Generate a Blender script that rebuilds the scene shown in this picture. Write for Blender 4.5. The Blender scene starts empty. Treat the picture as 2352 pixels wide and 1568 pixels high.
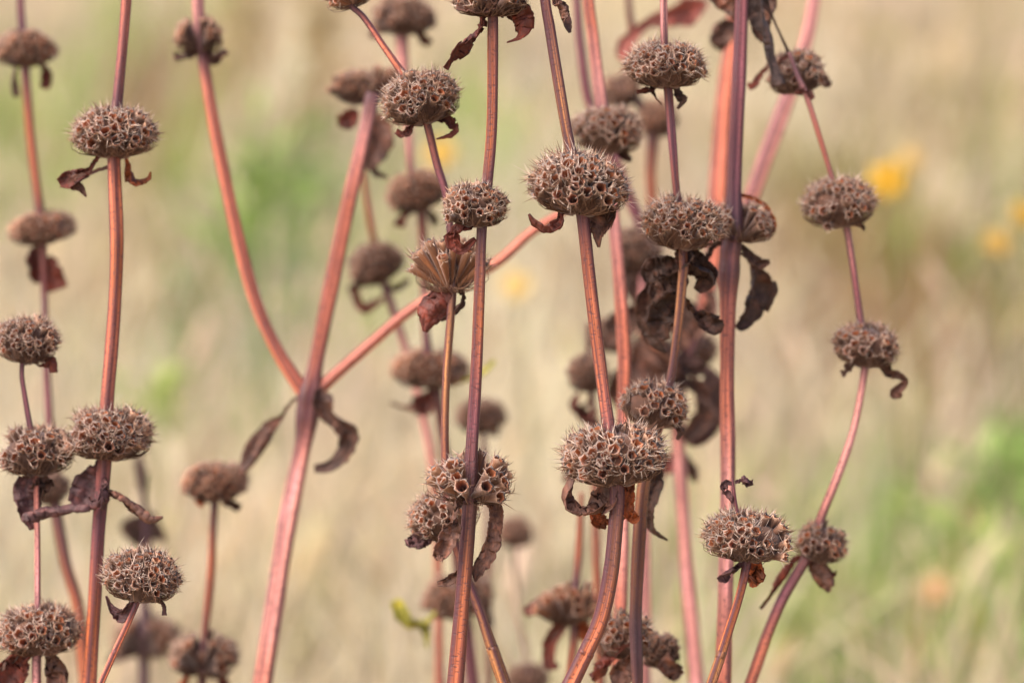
import bpy, math, random
import numpy as np
from mathutils import Vector, Matrix

random.seed(7)
rng = np.random.default_rng(11)
scene = bpy.context.scene
col = scene.collection

# ------------------------------------------------------------------ camera
CAM_Z, PITCH, FOCAL, SENSOR, D0 = 0.95, math.radians(12.0), 100.0, 36.0, 0.972
cam_data = bpy.data.cameras.new("camera")
cam = bpy.data.objects.new("camera", cam_data)
col.objects.link(cam)
cam.location = (0, 0, CAM_Z)
cam.rotation_euler = (math.pi / 2 - PITCH, 0, 0)
cam_data.lens = FOCAL
cam_data.sensor_width = SENSOR
cam_data.clip_start = 0.05
cam_data.clip_end = 2000
cam_data.dof.use_dof = True
cam_data.dof.focus_distance = D0
cam_data.dof.aperture_fstop = 5.6
cam_data.dof.aperture_blades = 8
scene.camera = cam

# ------------------------------------------------------------------ light
SUN_EL, SUN_AZ = math.radians(52), math.radians(-118)   # azimuth from +Y, negative = left; soft light from behind the left shoulder
world = bpy.data.worlds.new("World")
scene.world = world
world.use_nodes = True
nt = world.node_tree
bg = nt.nodes["Background"]
sky = nt.nodes.new("ShaderNodeTexSky")
sky.sky_type = 'NISHITA'
sky.sun_disc = False
sky.sun_elevation = SUN_EL
sky.sun_rotation = SUN_AZ
sky.air_density = 1.0
sky.dust_density = 4.0
sky.ozone_density = 0.6
nt.links.new(sky.outputs[0], bg.inputs[0])
bg.inputs[1].default_value = 0.095
sun_data = bpy.data.lights.new("sun", 'SUN')
sun_data.energy = 2.0
sun_data.angle = math.radians(60)
sun_data.color = (1.0, 0.945, 0.87)
sun = bpy.data.objects.new("sun", sun_data)
col.objects.link(sun)
sdir = Vector((math.sin(SUN_AZ) * math.cos(SUN_EL), math.cos(SUN_AZ) * math.cos(SUN_EL), math.sin(SUN_EL)))
sun.rotation_euler = sdir.to_track_quat('Z', 'Y').to_euler()
sun.location = (-2, -1, 4)

vs = scene.view_settings
vs.view_transform = 'Standard'
vs.look = 'None'
vs.gamma = 1.0
vs.use_curve_mapping = False
vs.exposure = 1.58
scene.cycles.use_denoising = True
scene.cycles.max_bounces = 8

# ------------------------------------------------------------------ helpers
FWD = np.array((0, math.cos(PITCH), -math.sin(PITCH)))
UPV = np.array((0, math.sin(PITCH), math.cos(PITCH)))
RGT = np.array((1.0, 0, 0))
CAM = np.array((0, 0, CAM_Z))
K = SENSOR / FOCAL / 2352.0          # metres per photo unit (2352 wide) per metre of distance


def at(px, py, d):
    """A point of the photograph (2352 x 1568 units) at distance d becomes a place in the world."""
    return CAM + d * FWD + RGT * ((px - 1176) * K * d) - UPV * ((py - 784) * K * d)


def ground_at(px, py, z=0.21):
    v = FWD + RGT * ((px - 1176) * K) - UPV * ((py - 784) * K)
    t = (z - CAM_Z) / v[2]
    return CAM + v * t


def lin(r, g, b):
    f = lambda c: c / 12.92 if c <= 0.04045 else ((c + 0.055) / 1.055) ** 2.4
    return np.array((f(r / 255), f(g / 255), f(b / 255)))


def unit(v):
    n = np.linalg.norm(v)
    return v / n if n > 1e-12 else v


def catmull(pts, m):
    """Resample a polyline of points (any dimension) into a smooth curve, m samples per span."""
    P = np.asarray(pts, float)
    if len(P) < 3:
        t = np.linspace(0, 1, m * (len(P) - 1) + 1)[:, None]
        return P[0] + (P[-1] - P[0]) * t
    E = np.vstack([2 * P[0] - P[1], P, 2 * P[-1] - P[-2]])
    out = []
    for i in range(1, len(E) - 2):
        p0, p1, p2, p3 = E[i - 1:i + 3]
        for j in range(m):
            t = j / m
            out.append(0.5 * (2 * p1 + (p2 - p0) * t + (2 * p0 - 5 * p1 + 4 * p2 - p3) * t * t + (3 * p1 - p0 - 3 * p2 + p3) * t ** 3))
    out.append(P[-1])
    return np.array(out)


def make_mesh(name, verts, faces, colors=None, extra=None, smooth=True, mat=None):
    me = bpy.data.meshes.new(name)
    me.from_pydata([tuple(v) for v in verts], [], [tuple(f) for f in faces])
    if colors is not None:
        a = me.attributes.new("col", 'FLOAT_COLOR', 'POINT')
        c = np.ones((len(verts), 4), np.float32)
        c[:, :3] = colors
        a.data.foreach_set("color", c.ravel())
    if extra is not None:
        a = me.attributes.new("suv", 'FLOAT_VECTOR', 'POINT')
        a.data.foreach_set("vector", np.asarray(extra, np.float32).ravel())
    if smooth:
        me.polygons.foreach_set("use_smooth", np.ones(len(me.polygons), bool))
    if mat:
        me.materials.append(mat)
    me.update()
    return me


def quads_mesh(name, V, F, C, mat, smooth=True):
    """Fast mesh from numpy arrays: V (n,3), F (m,4), C (n,3)."""
    me = bpy.data.meshes.new(name)
    me.vertices.add(len(V))
    me.vertices.foreach_set("co", V.astype(np.float32).ravel())
    me.loops.add(F.size)
    me.loops.foreach_set("vertex_index", F.astype(np.int32).ravel())
    me.polygons.add(len(F))
    me.polygons.foreach_set("loop_start", np.arange(0, F.size, F.shape[1], dtype=np.int32))
    a = me.attributes.new("col", 'FLOAT_COLOR', 'POINT')
    c = np.ones((len(V), 4), np.float32)
    c[:, :3] = C
    a.data.foreach_set("color", c.ravel())
    me.update(calc_edges=True)
    me.polygons.foreach_set("use_smooth", np.full(len(F), smooth))
    me.materials.append(mat)
    me.validate()
    return me


def link(name, me, parent=None, M=None):
    o = bpy.data.objects.new(name, me)
    col.objects.link(o)
    if parent is not None:
        o.parent = parent
    if M is not None:
        o.matrix_local = M
    return o


def tag(o, label=None, cat=None, group=None, kind=None):
    if label: o["label"] = label
    if cat: o["category"] = cat
    if group: o["group"] = group
    if kind: o["kind"] = kind
    return o


# ------------------------------------------------------------------ materials
class NT:
    def __init__(self, name):
        self.m = bpy.data.materials.new(name)
        self.m.use_nodes = True
        self.t = self.m.node_tree
        self.p = self.t.nodes["Principled BSDF"]

    def n(self, kind, **kw):
        nd = self.t.nodes.new(kind)
        for k, v in kw.items():
            setattr(nd, k, v)
        return nd

    def l(self, a, b):
        self.t.links.new(a, b)

    def attr(self, name):
        return self.n("ShaderNodeAttribute", attribute_name=name)

    def noise(self, vec, scale, detail=3, rough=0.55, stretch=None):
        if stretch:
            mp = self.n("ShaderNodeMapping")
            mp.inputs["Scale"].default_value = stretch
            self.l(vec, mp.inputs[0])
            vec = mp.outputs[0]
        nz = self.n("ShaderNodeTexNoise")
        nz.inputs["Scale"].default_value = scale
        nz.inputs["Detail"].default_value = detail
        nz.inputs["Roughness"].default_value = rough
        self.l(vec, nz.inputs["Vector"])
        return nz.outputs["Fac"]

    def ramp(self, fac, stops):
        r = self.n("ShaderNodeValToRGB")
        e = r.color_ramp.elements
        while len(e) < len(stops):
            e.new(0.5)
        for el, (pos, c) in zip(e, stops):
            el.position = pos
            el.color = (*c, 1) if not isinstance(c, float) else (c, c, c, 1)
        self.l(fac, r.inputs[0])
        return r.outputs["Color"]

    def mix(self, fac, a, b, mode='MIX'):
        m = self.n("ShaderNodeMix", data_type='RGBA', blend_type=mode)
        if isinstance(fac, float): m.inputs[0].default_value = fac
        else: self.l(fac, m.inputs[0])
        for s, v in ((6, a), (7, b)):
            if isinstance(v, tuple): m.inputs[s].default_value = (*v, 1)
            else: self.l(v, m.inputs[s])
        return m.outputs[2]

    def bump(self, h, strength, dist):
        b = self.n("ShaderNodeBump")
        b.inputs["Strength"].default_value = strength
        b.inputs["Distance"].default_value = dist
        self.l(h, b.inputs["Height"])
        self.l(b.outputs[0], self.p.inputs["Normal"])


def stem_material():
    s = NT("stem_bark")
    c = s.attr("col").outputs["Color"]
    v = s.attr("suv").outputs["Vector"]
    streak = s.noise(v, 1.0, 4, 0.6, (1.7, 1.7, 10.0))
    fine = s.noise(v, 1.0, 3, 0.6, (4.2, 4.2, 16.0))
    crack = s.noise(v, 1.0, 2, 0.5, (1.6, 1.6, 1500.0))
    blotch = s.noise(v, 1.0, 2, 0.5, (1.0, 1.0, 45.0))
    purple = s.mix(0.62, c, (0.085, 0.030, 0.040))
    lightc = s.mix(1.0, c, (1.85, 1.85, 1.55), 'MULTIPLY')
    pinkc = s.mix(1.0, c, (1.55, 1.6, 1.75), 'MULTIPLY')
    base = s.mix(s.ramp(streak, [(0.45, 0.0), (0.58, 0.95)]), c, purple)
    base = s.mix(s.ramp(fine, [(0.51, 0.0), (0.62, 0.85)]), base, lightc)
    base = s.mix(s.ramp(blotch, [(0.56, 0.0), (0.68, 0.55)]), base, pinkc)
    cr = s.ramp(crack, [(0.57, 0.0), (0.64, 0.6)])
    base = s.mix(cr, base, (0.07, 0.03, 0.035))
    s.l(base, s.p.inputs["Base Color"])
    s.p.inputs["Roughness"].default_value = 0.40
    s.p.inputs["Specular IOR Level"].default_value = 0.32
    hh = s.n("ShaderNodeMath", operation='SUBTRACT')
    s.l(fine, hh.inputs[0]); s.l(cr, hh.inputs[1])
    s.bump(hh.outputs[0], 0.55, 0.0005)
    return s.m


def husk_material():
    s = NT("dry_husk")
    c = s.attr("col").outputs["Color"]
    tc = s.n("ShaderNodeTexCoord").outputs["Object"]
    nz = s.noise(tc, 3.0, 3, 0.6)
    base = s.mix(s.ramp(nz, [(0.3, 0.0), (0.7, 1.0)]), (0.72, 0.66, 0.66), (1.25, 1.2, 1.15))
    rnd = s.n("ShaderNodeObjectInfo").outputs["Random"]
    tone = s.ramp(rnd, [(0.0, (0.72, 0.68, 0.66)), (0.5, (1.0, 0.98, 0.96)), (1.0, (1.28, 1.16, 1.04))])
    s.l(s.mix(1.0, s.mix(1.0, c, base, 'MULTIPLY'), tone, 'MULTIPLY'), s.p.inputs["Base Color"])
    s.p.inputs["Roughness"].default_value = 0.75
    s.p.inputs["Specular IOR Level"].default_value = 0.25
    s.p.inputs["Sheen Weight"].default_value = 0.25
    s.p.inputs["Sheen Roughness"].default_value = 0.5
    s.p.inputs["Sheen Tint"].default_value = (0.9, 0.8, 0.78, 1)
    return s.m


def hair_material():
    s = NT("dry_bristle")
    s.l(s.attr("col").outputs["Color"], s.p.inputs["Base Color"])
    s.p.inputs["Roughness"].default_value = 0.6
    s.p.inputs["Specular IOR Level"].default_value = 0.3
    return s.m


def leaf_material():
    s = NT("withered_leaf")
    c = s.attr("col").outputs["Color"]
    v = s.attr("suv").outputs["Vector"]
    big = s.noise(v, 1.0, 3, 0.6, (1.6, 210.0, 1.0))
    vein = s.noise(v, 1.0, 3, 0.6, (3.0, 700.0, 1.0))
    base = s.mix(1.0, c, s.ramp(big, [(0.32, (0.42, 0.38, 0.40)), (0.52, (0.95, 0.92, 0.92)), (0.72, (1.9, 1.5, 1.3))]), 'MULTIPLY')
    base = s.mix(s.ramp(vein, [(0.55, 0.0), (0.72, 0.35)]), base, (0.22, 0.12, 0.10))
    s.l(base, s.p.inputs["Base Color"])
    s.p.inputs["Roughness"].default_value = 0.55
    s.p.inputs["Specular IOR Level"].default_value = 0.4
    h = s.n("ShaderNodeMath", operation='ADD')
    s.l(big, h.inputs[0]); s.l(vein, h.inputs[1])
    s.bump(h.outputs[0], 0.9, 0.0008)
    # thin dry leaf lets a little light through
    tr = s.n("ShaderNodeBsdfTranslucent")
    s.l(base, tr.inputs["Color"])
    ms = s.n("ShaderNodeMixShader")
    ms.inputs[0].default_value = 0.28
    out = s.t.nodes["Material Output"]
    s.l(s.p.outputs[0], ms.inputs[1]); s.l(tr.outputs[0], ms.inputs[2]); s.l(ms.outputs[0], out.inputs[0])
    return s.m


def grass_material():
    s = NT("meadow_grass")
    c = s.attr("col").outputs["Color"]
    s.l(c, s.p.inputs["Base Color"])
    s.p.inputs["Roughness"].default_value = 0.6
    s.p.inputs["Specular IOR Level"].default_value = 0.3
    tr = s.n("ShaderNodeBsdfTranslucent")
    s.l(c, tr.inputs["Color"])
    ms = s.n("ShaderNodeMixShader")
    ms.inputs[0].default_value = 0.42
    out = s.t.nodes["Material Output"]
    s.l(s.p.outputs[0], ms.inputs[1]); s.l(tr.outputs[0], ms.inputs[2]); s.l(ms.outputs[0], out.inputs[0])
    return s.m


def ground_material():
    s = NT("meadow_soil")
    tc = s.n("ShaderNodeTexCoord").outputs["Object"]
    big = s.noise(tc, 1.3, 4, 0.6)
    fin = s.noise(tc, 45.0, 4, 0.7)
    a = s.ramp(big, [(0.35, (0.40, 0.31, 0.19)), (0.55, (0.46, 0.36, 0.23)), (0.72, (0.26, 0.26, 0.10))])
    b = s.mix(s.ramp(fin, [(0.35, 0.6), (0.6, 0.0)]), a, (0.20, 0.145, 0.085))
    s.l(b, s.p.inputs["Base Color"])
    s.p.inputs["Roughness"].default_value = 0.95
    s.bump(fin, 0.8, 0.02)
    return s.m


M_STEM, M_HUSK, M_HAIR, M_LEAF, M_GRASS, M_SOIL = stem_material(), husk_material(), hair_material(), leaf_material(), grass_material(), ground_material()

# ------------------------------------------------------------------ ground
gm = bpy.data.meshes.new("meadow_ground")
gx = np.concatenate([-np.geomspace(600, 3, 14), np.linspace(-2.5, 2.5, 24), np.geomspace(3, 600, 14)])
gy = np.concatenate([-np.geomspace(600, 2, 12), np.linspace(-1.5, 14, 60), np.geomspace(15, 900, 14)])
gv = [(x, y, 0.02 * math.sin(1.7 * x + 0.6) * math.sin(1.1 * y) if abs(x) < 30 and -10 < y < 40 else 0.0) for y in gy for x in gx]
nx = len(gx)
gf = [(j * nx + i, j * nx + i + 1, (j + 1) * nx + i + 1, (j + 1) * nx + i) for j in range(len(gy) - 1) for i in range(nx - 1)]
gm.from_pydata(gv, [], gf)
gm.materials.append(M_SOIL)
gm.polygons.foreach_set("use_smooth", np.ones(len(gf), bool))
tag(link("ground", gm), kind="structure")

# ------------------------------------------------------------------ meadow grass
STRAW = np.array([lin(222, 202, 168), lin(212, 190, 154), lin(230, 214, 186), lin(206, 182, 150), lin(224, 196, 174), lin(214, 202, 160)])
GREEN, LIME, OLIVE, BROWN, DARK, PALE = lin(112, 152, 58), lin(158, 180, 88), lin(150, 140, 80), lin(164, 128, 88), lin(84, 80, 50), lin(240, 224, 190)
PINK = lin(224, 192, 168)
# patches of the meadow, seen at (x, y) in the photograph, with half-width and half-height there
PATCHES = [
    (200, 90, 70, 140, LIME, .75), (90, 330, 90, 110, LIME, .55), (350, 130, 70, 120, BROWN, .7), (470, 200, 60, 170, OLIVE, .6),
    (560, 60, 40, 150, BROWN, .6), (735, 70, 40, 170, BROWN, .8), (640, 90, 60, 120, PALE, .6), (590, 480, 100, 200, lin(92, 138, 44), 1.0),
    (480, 470, 60, 120, GREEN, .7), (380, 290, 60, 70, OLIVE, .7), (580, 590, 70, 90, lin(84, 124, 52), .9), (400, 380, 50, 80, LIME, .7),
    (250, 650, 130, 150, BROWN, .3), (1080, 230, 90, 110, LIME, .45), (1000, 560, 120, 180, PALE, .4), (860, 520, 60, 70, LIME, .6),
    (380, 940, 50, 90, LIME, .65), (200, 900, 130, 130, PALE, .6), (470, 980, 90, 100, PINK, .6), (640, 760, 120, 120, PINK, .4),
    (800, 1130, 70, 80, OLIVE, .5), (880, 1080, 130, 110, PINK, .5), (900, 1330, 110, 120, PINK, .45), (760, 1350, 60, 80, OLIVE, .35),
    (1220, 900, 60, 260, PALE, .9), (1280, 1330, 120, 130, LIME, .5), (560, 1300, 60, 120, OLIVE, .35), (440, 1350, 60, 100, OLIVE, .4),
    (1900, 420, 220, 130, OLIVE, .7), (2260, 640, 120, 140, OLIVE, .7), (2000, 560, 170, 140, BROWN, .7), (2200, 560, 100, 90, LIME, .6), (2310, 620, 70, 110, DARK, .8),  # DARK entry puts the shadowed clump at the right into the grass colour
    (2150, 660, 120, 70, BROWN, .6), (2250, 250, 100, 120, OLIVE, .45), (2250, 60, 150, 80, OLIVE, .25), (1900, 130, 120, 130, BROWN, .25), (900, 1300, 160, 160, PALE, .5), (250, 1250, 160, 160, PALE, .5), (1150, 1050, 120, 160, PALE, .4),
    (2300, 1010, 90, 100, GREEN, .75), (2150, 960, 180, 120, LIME, .55), (2000, 900, 90, 140, PALE, .6), (2200, 1260, 220, 240, GREEN, .95), (2310, 1330, 90, 160, GREEN, .6), (1960, 1400, 120, 160, LIME, .6),
    (2050, 1440, 160, 130, LIME, .75), (1830, 1150, 110, 190, LIME, .5), (1990, 1200, 90, 120, PALE, .4), (2320, 1480, 70, 90, OLIVE, .6),
    (2150, 1350, 45, 45, lin(220, 165, 110), .7), (1800, 1400, 70, 170, LIME, .7), (1880, 720, 90, 70, BROWN, .4),
    (1700, 900, 90, 150, PINK, .5), (700, 880, 130, 150, PALE, .35), (2250, 1500, 120, 60, GREEN, .4), (1500, 1250, 80, 160, LIME, .55),
]
PW = []
for (px, py, rx, ry, c, s) in PATCHES:
    g = ground_at(px, py)
    near = ground_at(px, py + ry)[1]
    far = ground_at(px, max(py - ry, -250))[1]
    d = g[1]
    PW.append((g[0], math.log(d), rx * K * d, max(0.05, 0.5 * (math.log(far) - math.log(near))), c, s))


def field_colour(x, y, n, mixed=1.0):
    cl = STRAW[rng.integers(0, len(STRAW), n)] * rng.uniform(0.82, 1.12, (n, 1))
    f = np.sin(x * 9.1 + 1.3 * np.sin(y * 3.1)) * np.sin(y * 4.3 + 1.7 * np.sin(x * 4.7))
    cl = cl * (1 + 0.10 * f[:, None])
    for (cx, ly, rx, ry, c, s) in PW:
        w = s * np.exp(-(((x - cx) / rx) ** 2 + ((np.log(y) - ly) / ry) ** 2))
        pick = (rng.random(n) < w * 1.8)[:, None]
        cl = np.where(pick, c * rng.uniform(0.8, 1.2, (n, 1)), cl)
    return cl


def blades(n, ymin, ymax, hmin, hmax, wmin, wmax, lean, pw=1.0, per=22, spread=.020):
    # blades grow in tufts; tufts are denser near and thin out with distance
    nt_ = n // per
    ty = ymin * (ymax / ymin) ** (rng.random(nt_) ** pw)
    tx = rng.uniform(-1, 1, nt_) * (0.33 * ty + 0.60)
    tcol = field_colour(tx, ty, nt_) * rng.uniform(0.46, 1.20, (nt_, 1))
    tid = rng.integers(0, nt_, n)
    th_ = rng.uniform(.65, 1.2, nt_)[tid]
    sp = spread * (0.6 + .25 * ty[tid])
    y = ty[tid] + rng.normal(size=n) * sp
    x = tx[tid] + rng.normal(size=n) * sp
    y = np.maximum(y, ymin * .96)
    h = rng.uniform(hmin, hmax, n) * th_
    a = rng.uniform(0, 2 * math.pi, n)
    ln = h * rng.uniform(0.1, lean, n)
    k = 4
    t = np.linspace(0, 1, k)
    X = x[:, None] + (np.cos(a) * ln)[:, None] * t ** 1.7 + (0.10 * h)[:, None] * t
    Y = y[:, None] + (np.sin(a) * ln)[:, None] * t ** 1.7
    Z = h[:, None] * (t - 0.28 * (ln / h)[:, None] * t ** 2)
    P = np.stack([X, Y, Z], -1)
    b = rng.uniform(-1.2, 1.2, n)
    side = np.stack([np.cos(b), np.sin(b), np.zeros(n)], -1)
    w = (rng.uniform(wmin, wmax, n) * (0.7 + 0.22 * y))[:, None] * np.array([0.8, 1.0, 0.75, 0.12])
    L = P - side[:, None] * w[..., None] * 0.5
    R = P + side[:, None] * w[..., None] * 0.5
    V = np.stack([L, R], 2).reshape(-1, 3)
    base = (np.arange(n) * k * 2)[:, None]
    q = np.array([[0, 1, 3, 2], [2, 3, 5, 4], [4, 5, 7, 6]])
    F = (base[:, None] + q[None]).reshape(-1, 4)
    c = np.clip(tcol[tid] * rng.uniform(.85, 1.2, (n, 1)), 0, .88)
    C = np.repeat(c, k * 2, axis=0)
    return V, F, C


def join(parts):
    off, Vs, Fs, Cs = 0, [], [], []
    for V, F, C in parts:
        Vs.append(V); Fs.append(F + off); Cs.append(C); off += len(V)
    return np.vstack(Vs), np.vstack(Fs), np.vstack(Cs)


V, F, C = join([blades(118000, 1.25, 16, 0.07, 0.27, 0.003, 0.007, 0.9)])
tag(link("meadow_grass", quads_mesh("meadow_grass", V, F, C, M_GRASS)), "dry straw coloured meadow grass mixed with green blades behind the stalks", "grass", kind="stuff")
V, F, C = join([blades(8000, 1.5, 14, 0.25, 0.50, 0.0016, 0.0034, 0.45, 0.9, 7), blades(2600, 1.45, 2.2, 0.24, 0.46, 0.003, 0.007, 0.9, 1.0, 6)])
tag(link("tall_grass", quads_mesh("tall_grass", V, F, C, M_GRASS)), "taller pale grass stems standing out of the dry meadow", "grass", kind="stuff")

# pale plumes added over the dry grass as bright mottled highlights
n = 420
py_ = 1.7 * (9.0 / 1.7) ** rng.random(n)
px_ = rng.uniform(-1, 1, n) * (.22 * py_ + .15)
pz_ = rng.uniform(.18, .36, n)
k = 5
t = np.linspace(0, 1, k)
a = rng.uniform(0, 6.28, n)
P0 = np.stack([px_, py_, pz_], -1)
dr = np.stack([np.cos(a) * .5, np.sin(a) * .5, rng.uniform(.5, 1.0, n)], -1)
ln = rng.uniform(.03, .07, n) * (.8 + .12 * py_)
Pp = P0[:, None] + dr[:, None] * (t[None, :, None] * ln[:, None, None])
sd = np.cross(dr, rng.normal(size=(n, 3))); sd /= np.linalg.norm(sd, axis=1, keepdims=True)
wd = (ln * rng.uniform(.10, .2, n))[:, None] * np.array([.15, .8, 1, .7, .05])
stalk0 = np.stack([px_ + .03, py_ + .02, np.zeros(n)], -1)
def plume_mesh():
    V, F, C = [], [], []
    for i in range(n):
        c = STRAW[i % len(STRAW)] * (1.12 if i % 3 else .75)
        for rot in (0, 1):
            s_ = sd[i] if rot == 0 else unit(np.cross(sd[i], dr[i]))
            b = len(V)
            for j in range(k):
                V += [Pp[i, j] - s_ * wd[i, j] * .5, Pp[i, j] + s_ * wd[i, j] * .5]
                C += [c, c]
            F += [(b + 2 * j, b + 2 * j + 1, b + 2 * j + 3, b + 2 * j + 2) for j in range(k - 1)]
        b = len(V)
        w = np.array((.0008, 0, 0))
        V += [stalk0[i] - w, stalk0[i] + w, P0[i] - w, P0[i] + w]; C += [c * .9] * 4
        F.append((b, b + 1, b + 3, b + 2))
    return quads_mesh("highlight_plumes", np.array(V), np.array(F), np.clip(np.array(C), 0, .9), M_GRASS)
tag(link("highlight_plumes", plume_mesh()), "cream plumes added as bright mottled highlights over the dry meadow grass", "grass", kind="stuff")


def weed(px, py, dist, wpx, hpx, n, leaf, colours, label, cat="weed", name="weed_plant", seed=1):
    """A leafy plant standing in the meadow: one stem, many leaf-sized faces spread through its volume."""
    r = np.random.default_rng(seed)
    dist *= 1.3
    c = at(px, py, dist)
    rx, rz = wpx * .5 * K * dist, hpx * .5 * K * dist
    root = bpy.data.objects.new(name, None)
    root.empty_display_size = .02
    col.objects.link(root)
    root.location = (c[0], c[1], 0)
    tag(root, label, cat)
    V, F, C = [], [], []
    for i in range(n):
        q = r.normal(size=3) * .45
        p = np.array((q[0] * rx, q[1] * rx, c[2] + q[2] * rz))
        p[2] = max(p[2], .03)
        d = unit(np.array((q[0] + r.normal() * .4, q[1] + r.normal() * .4, r.uniform(-.1, 1.2))))
        s_ = unit(np.cross(d, r.normal(size=3)))
        u = np.cross(s_, d)
        L = leaf * r.uniform(.6, 1.3)
        w = L * r.uniform(.12, .22)
        b = len(V)
        V += [p, p + d * L * .35 - s_ * w + u * w * .3, p + d * L * .35 + s_ * w + u * w * .3, p + d * L * .72 - s_ * w * .7, p + d * L * .72 + s_ * w * .7, p + d * L - u * L * .15, p + d * L * .4 - u * w * .2, p + d * L * .75 - u * w * .3]
        F += [(b, b + 1, b + 3, b + 6), (b, b + 6, b + 4, b + 2), (b + 6, b + 3, b + 5, b + 7), (b + 6, b + 7, b + 5, b + 4)]
        cc = (colours[i % len(colours)] * .7 + lin(196, 186, 128) * .3) * r.uniform(.8, 1.25)
        C += [cc] * 8
    f = link("foliage", quads_mesh("weed_foliage", np.array(V), np.array(F), np.array(C), M_GRASS), root)
    f["kind"] = "stuff"
    t = np.linspace(0, 1, 6)[:, None]
    P = np.array((0, 0, -.01)) + t * np.array((0, 0, c[2] + rz * .6)) + np.sin(t * 5) * np.array((.006, .004, 0))
    Vs, Fs, Cs = tubes(P[None], np.full((1, 6), .0028), (colours[0] * .8)[None])
    link("stem", quads_mesh("weed_stem", Vs, Fs, Cs, M_GRASS), root)


# ------------------------------------------------------------------ husk (calyx) prototypes
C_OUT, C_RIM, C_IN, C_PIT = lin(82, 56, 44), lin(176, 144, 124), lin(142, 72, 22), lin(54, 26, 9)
C_SPINE = lin(192, 158, 136)


def husk_arrays(seed, sides=10, tan=0.0, slim=False):
    """One funnel-shaped husk: a ribbed tube on +Z, length 1, mouth radius 1, five spined teeth, hollow inside."""
    r = random.Random(seed)
    out, cols, faces = [], [], []
    tanc = lin(134, 88, 56)
    oc = C_OUT * (1 - tan) + tanc * tan
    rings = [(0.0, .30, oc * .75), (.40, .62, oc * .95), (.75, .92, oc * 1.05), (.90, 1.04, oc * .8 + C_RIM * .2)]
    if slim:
        rings = [rings[0], rings[2], rings[3]]
    ph = r.uniform(0, 6.28)
    jit = [r.uniform(.92, 1.08) for _ in range(sides)]

    def ring(z, rad, c, ribs=.07, f=None):
        b = len(out)
        for i in range(sides):
            a = ph + 2 * math.pi * i / sides
            rr = rad * jit[i] * (1 + (ribs if i % 2 == 0 else -ribs))
            zz = z
            if f:
                rr2, zz = f(i, rr, z)
                rr = rr2
            out.append((rr * math.cos(a), rr * math.sin(a), zz))
            cols.append(c)
        return b

    bases = [ring(z, rad, c) for z, rad, c in rings]
    tooth = [r.uniform(.7, 1.25) for _ in range(sides)]
    bases.append(ring(.985, 1.16, C_RIM, .0, lambda i, rr, z: (rr * (1.0 + .16 * tooth[i]), z + .04 * tooth[i]) if i % 2 == 0 else (rr * .95, z - .015)))
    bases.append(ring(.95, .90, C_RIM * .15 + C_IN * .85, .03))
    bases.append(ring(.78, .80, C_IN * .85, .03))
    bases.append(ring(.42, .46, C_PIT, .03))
    for a, b in zip(bases, bases[1:]):
        for i in range(sides):
            j = (i + 1) % sides
            faces.append((a + i, a + j, b + j, b + i))
    faces.append(tuple(bases[-1] + i for i in range(sides))[::-1])
    tr = bases[4 if not slim else 3]
    # spines from the teeth, thin three-sided
    for i in range(0, sides, 2):
        if r.random() < .12:
            continue
        p = np.array(out[tr + i])
        a = ph + 2 * math.pi * i / sides + r.uniform(-.5, .5)
        ln = r.uniform(.5, 1.15)
        tip = p + np.array((math.cos(a) * ln * r.uniform(.25, .9), math.sin(a) * ln * r.uniform(.25, .9), .16 * ln))
        b = len(out)
        for q in range(3):
            w = 2 * math.pi * q / 3
            out.append((p[0] + .085 * math.cos(w), p[1] + .085 * math.sin(w), p[2] - .02))
            cols.append(C_RIM)
        out.append(tuple(tip)); cols.append(C_SPINE)
        faces += [(b, b + 1, b + 3), (b + 1, b + 2, b + 3), (b + 2, b, b + 3)]
    return np.array(out), faces, np.array(cols)


HUSKS = [husk_arrays(100 + i) for i in range(7)]
HUSKS_TAN = [husk_arrays(200 + i, tan=.3 + .12 * i) for i in range(5)]
HUSKS_SLIM = [husk_arrays(300 + i, sides=8, slim=True) for i in range(4)]
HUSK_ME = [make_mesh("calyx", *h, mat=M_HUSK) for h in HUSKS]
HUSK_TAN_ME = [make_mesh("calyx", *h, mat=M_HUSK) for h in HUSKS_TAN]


def aim(direction):
    return Vector(direction).to_track_quat('Z', 'Y').to_matrix().to_4x4()


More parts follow.
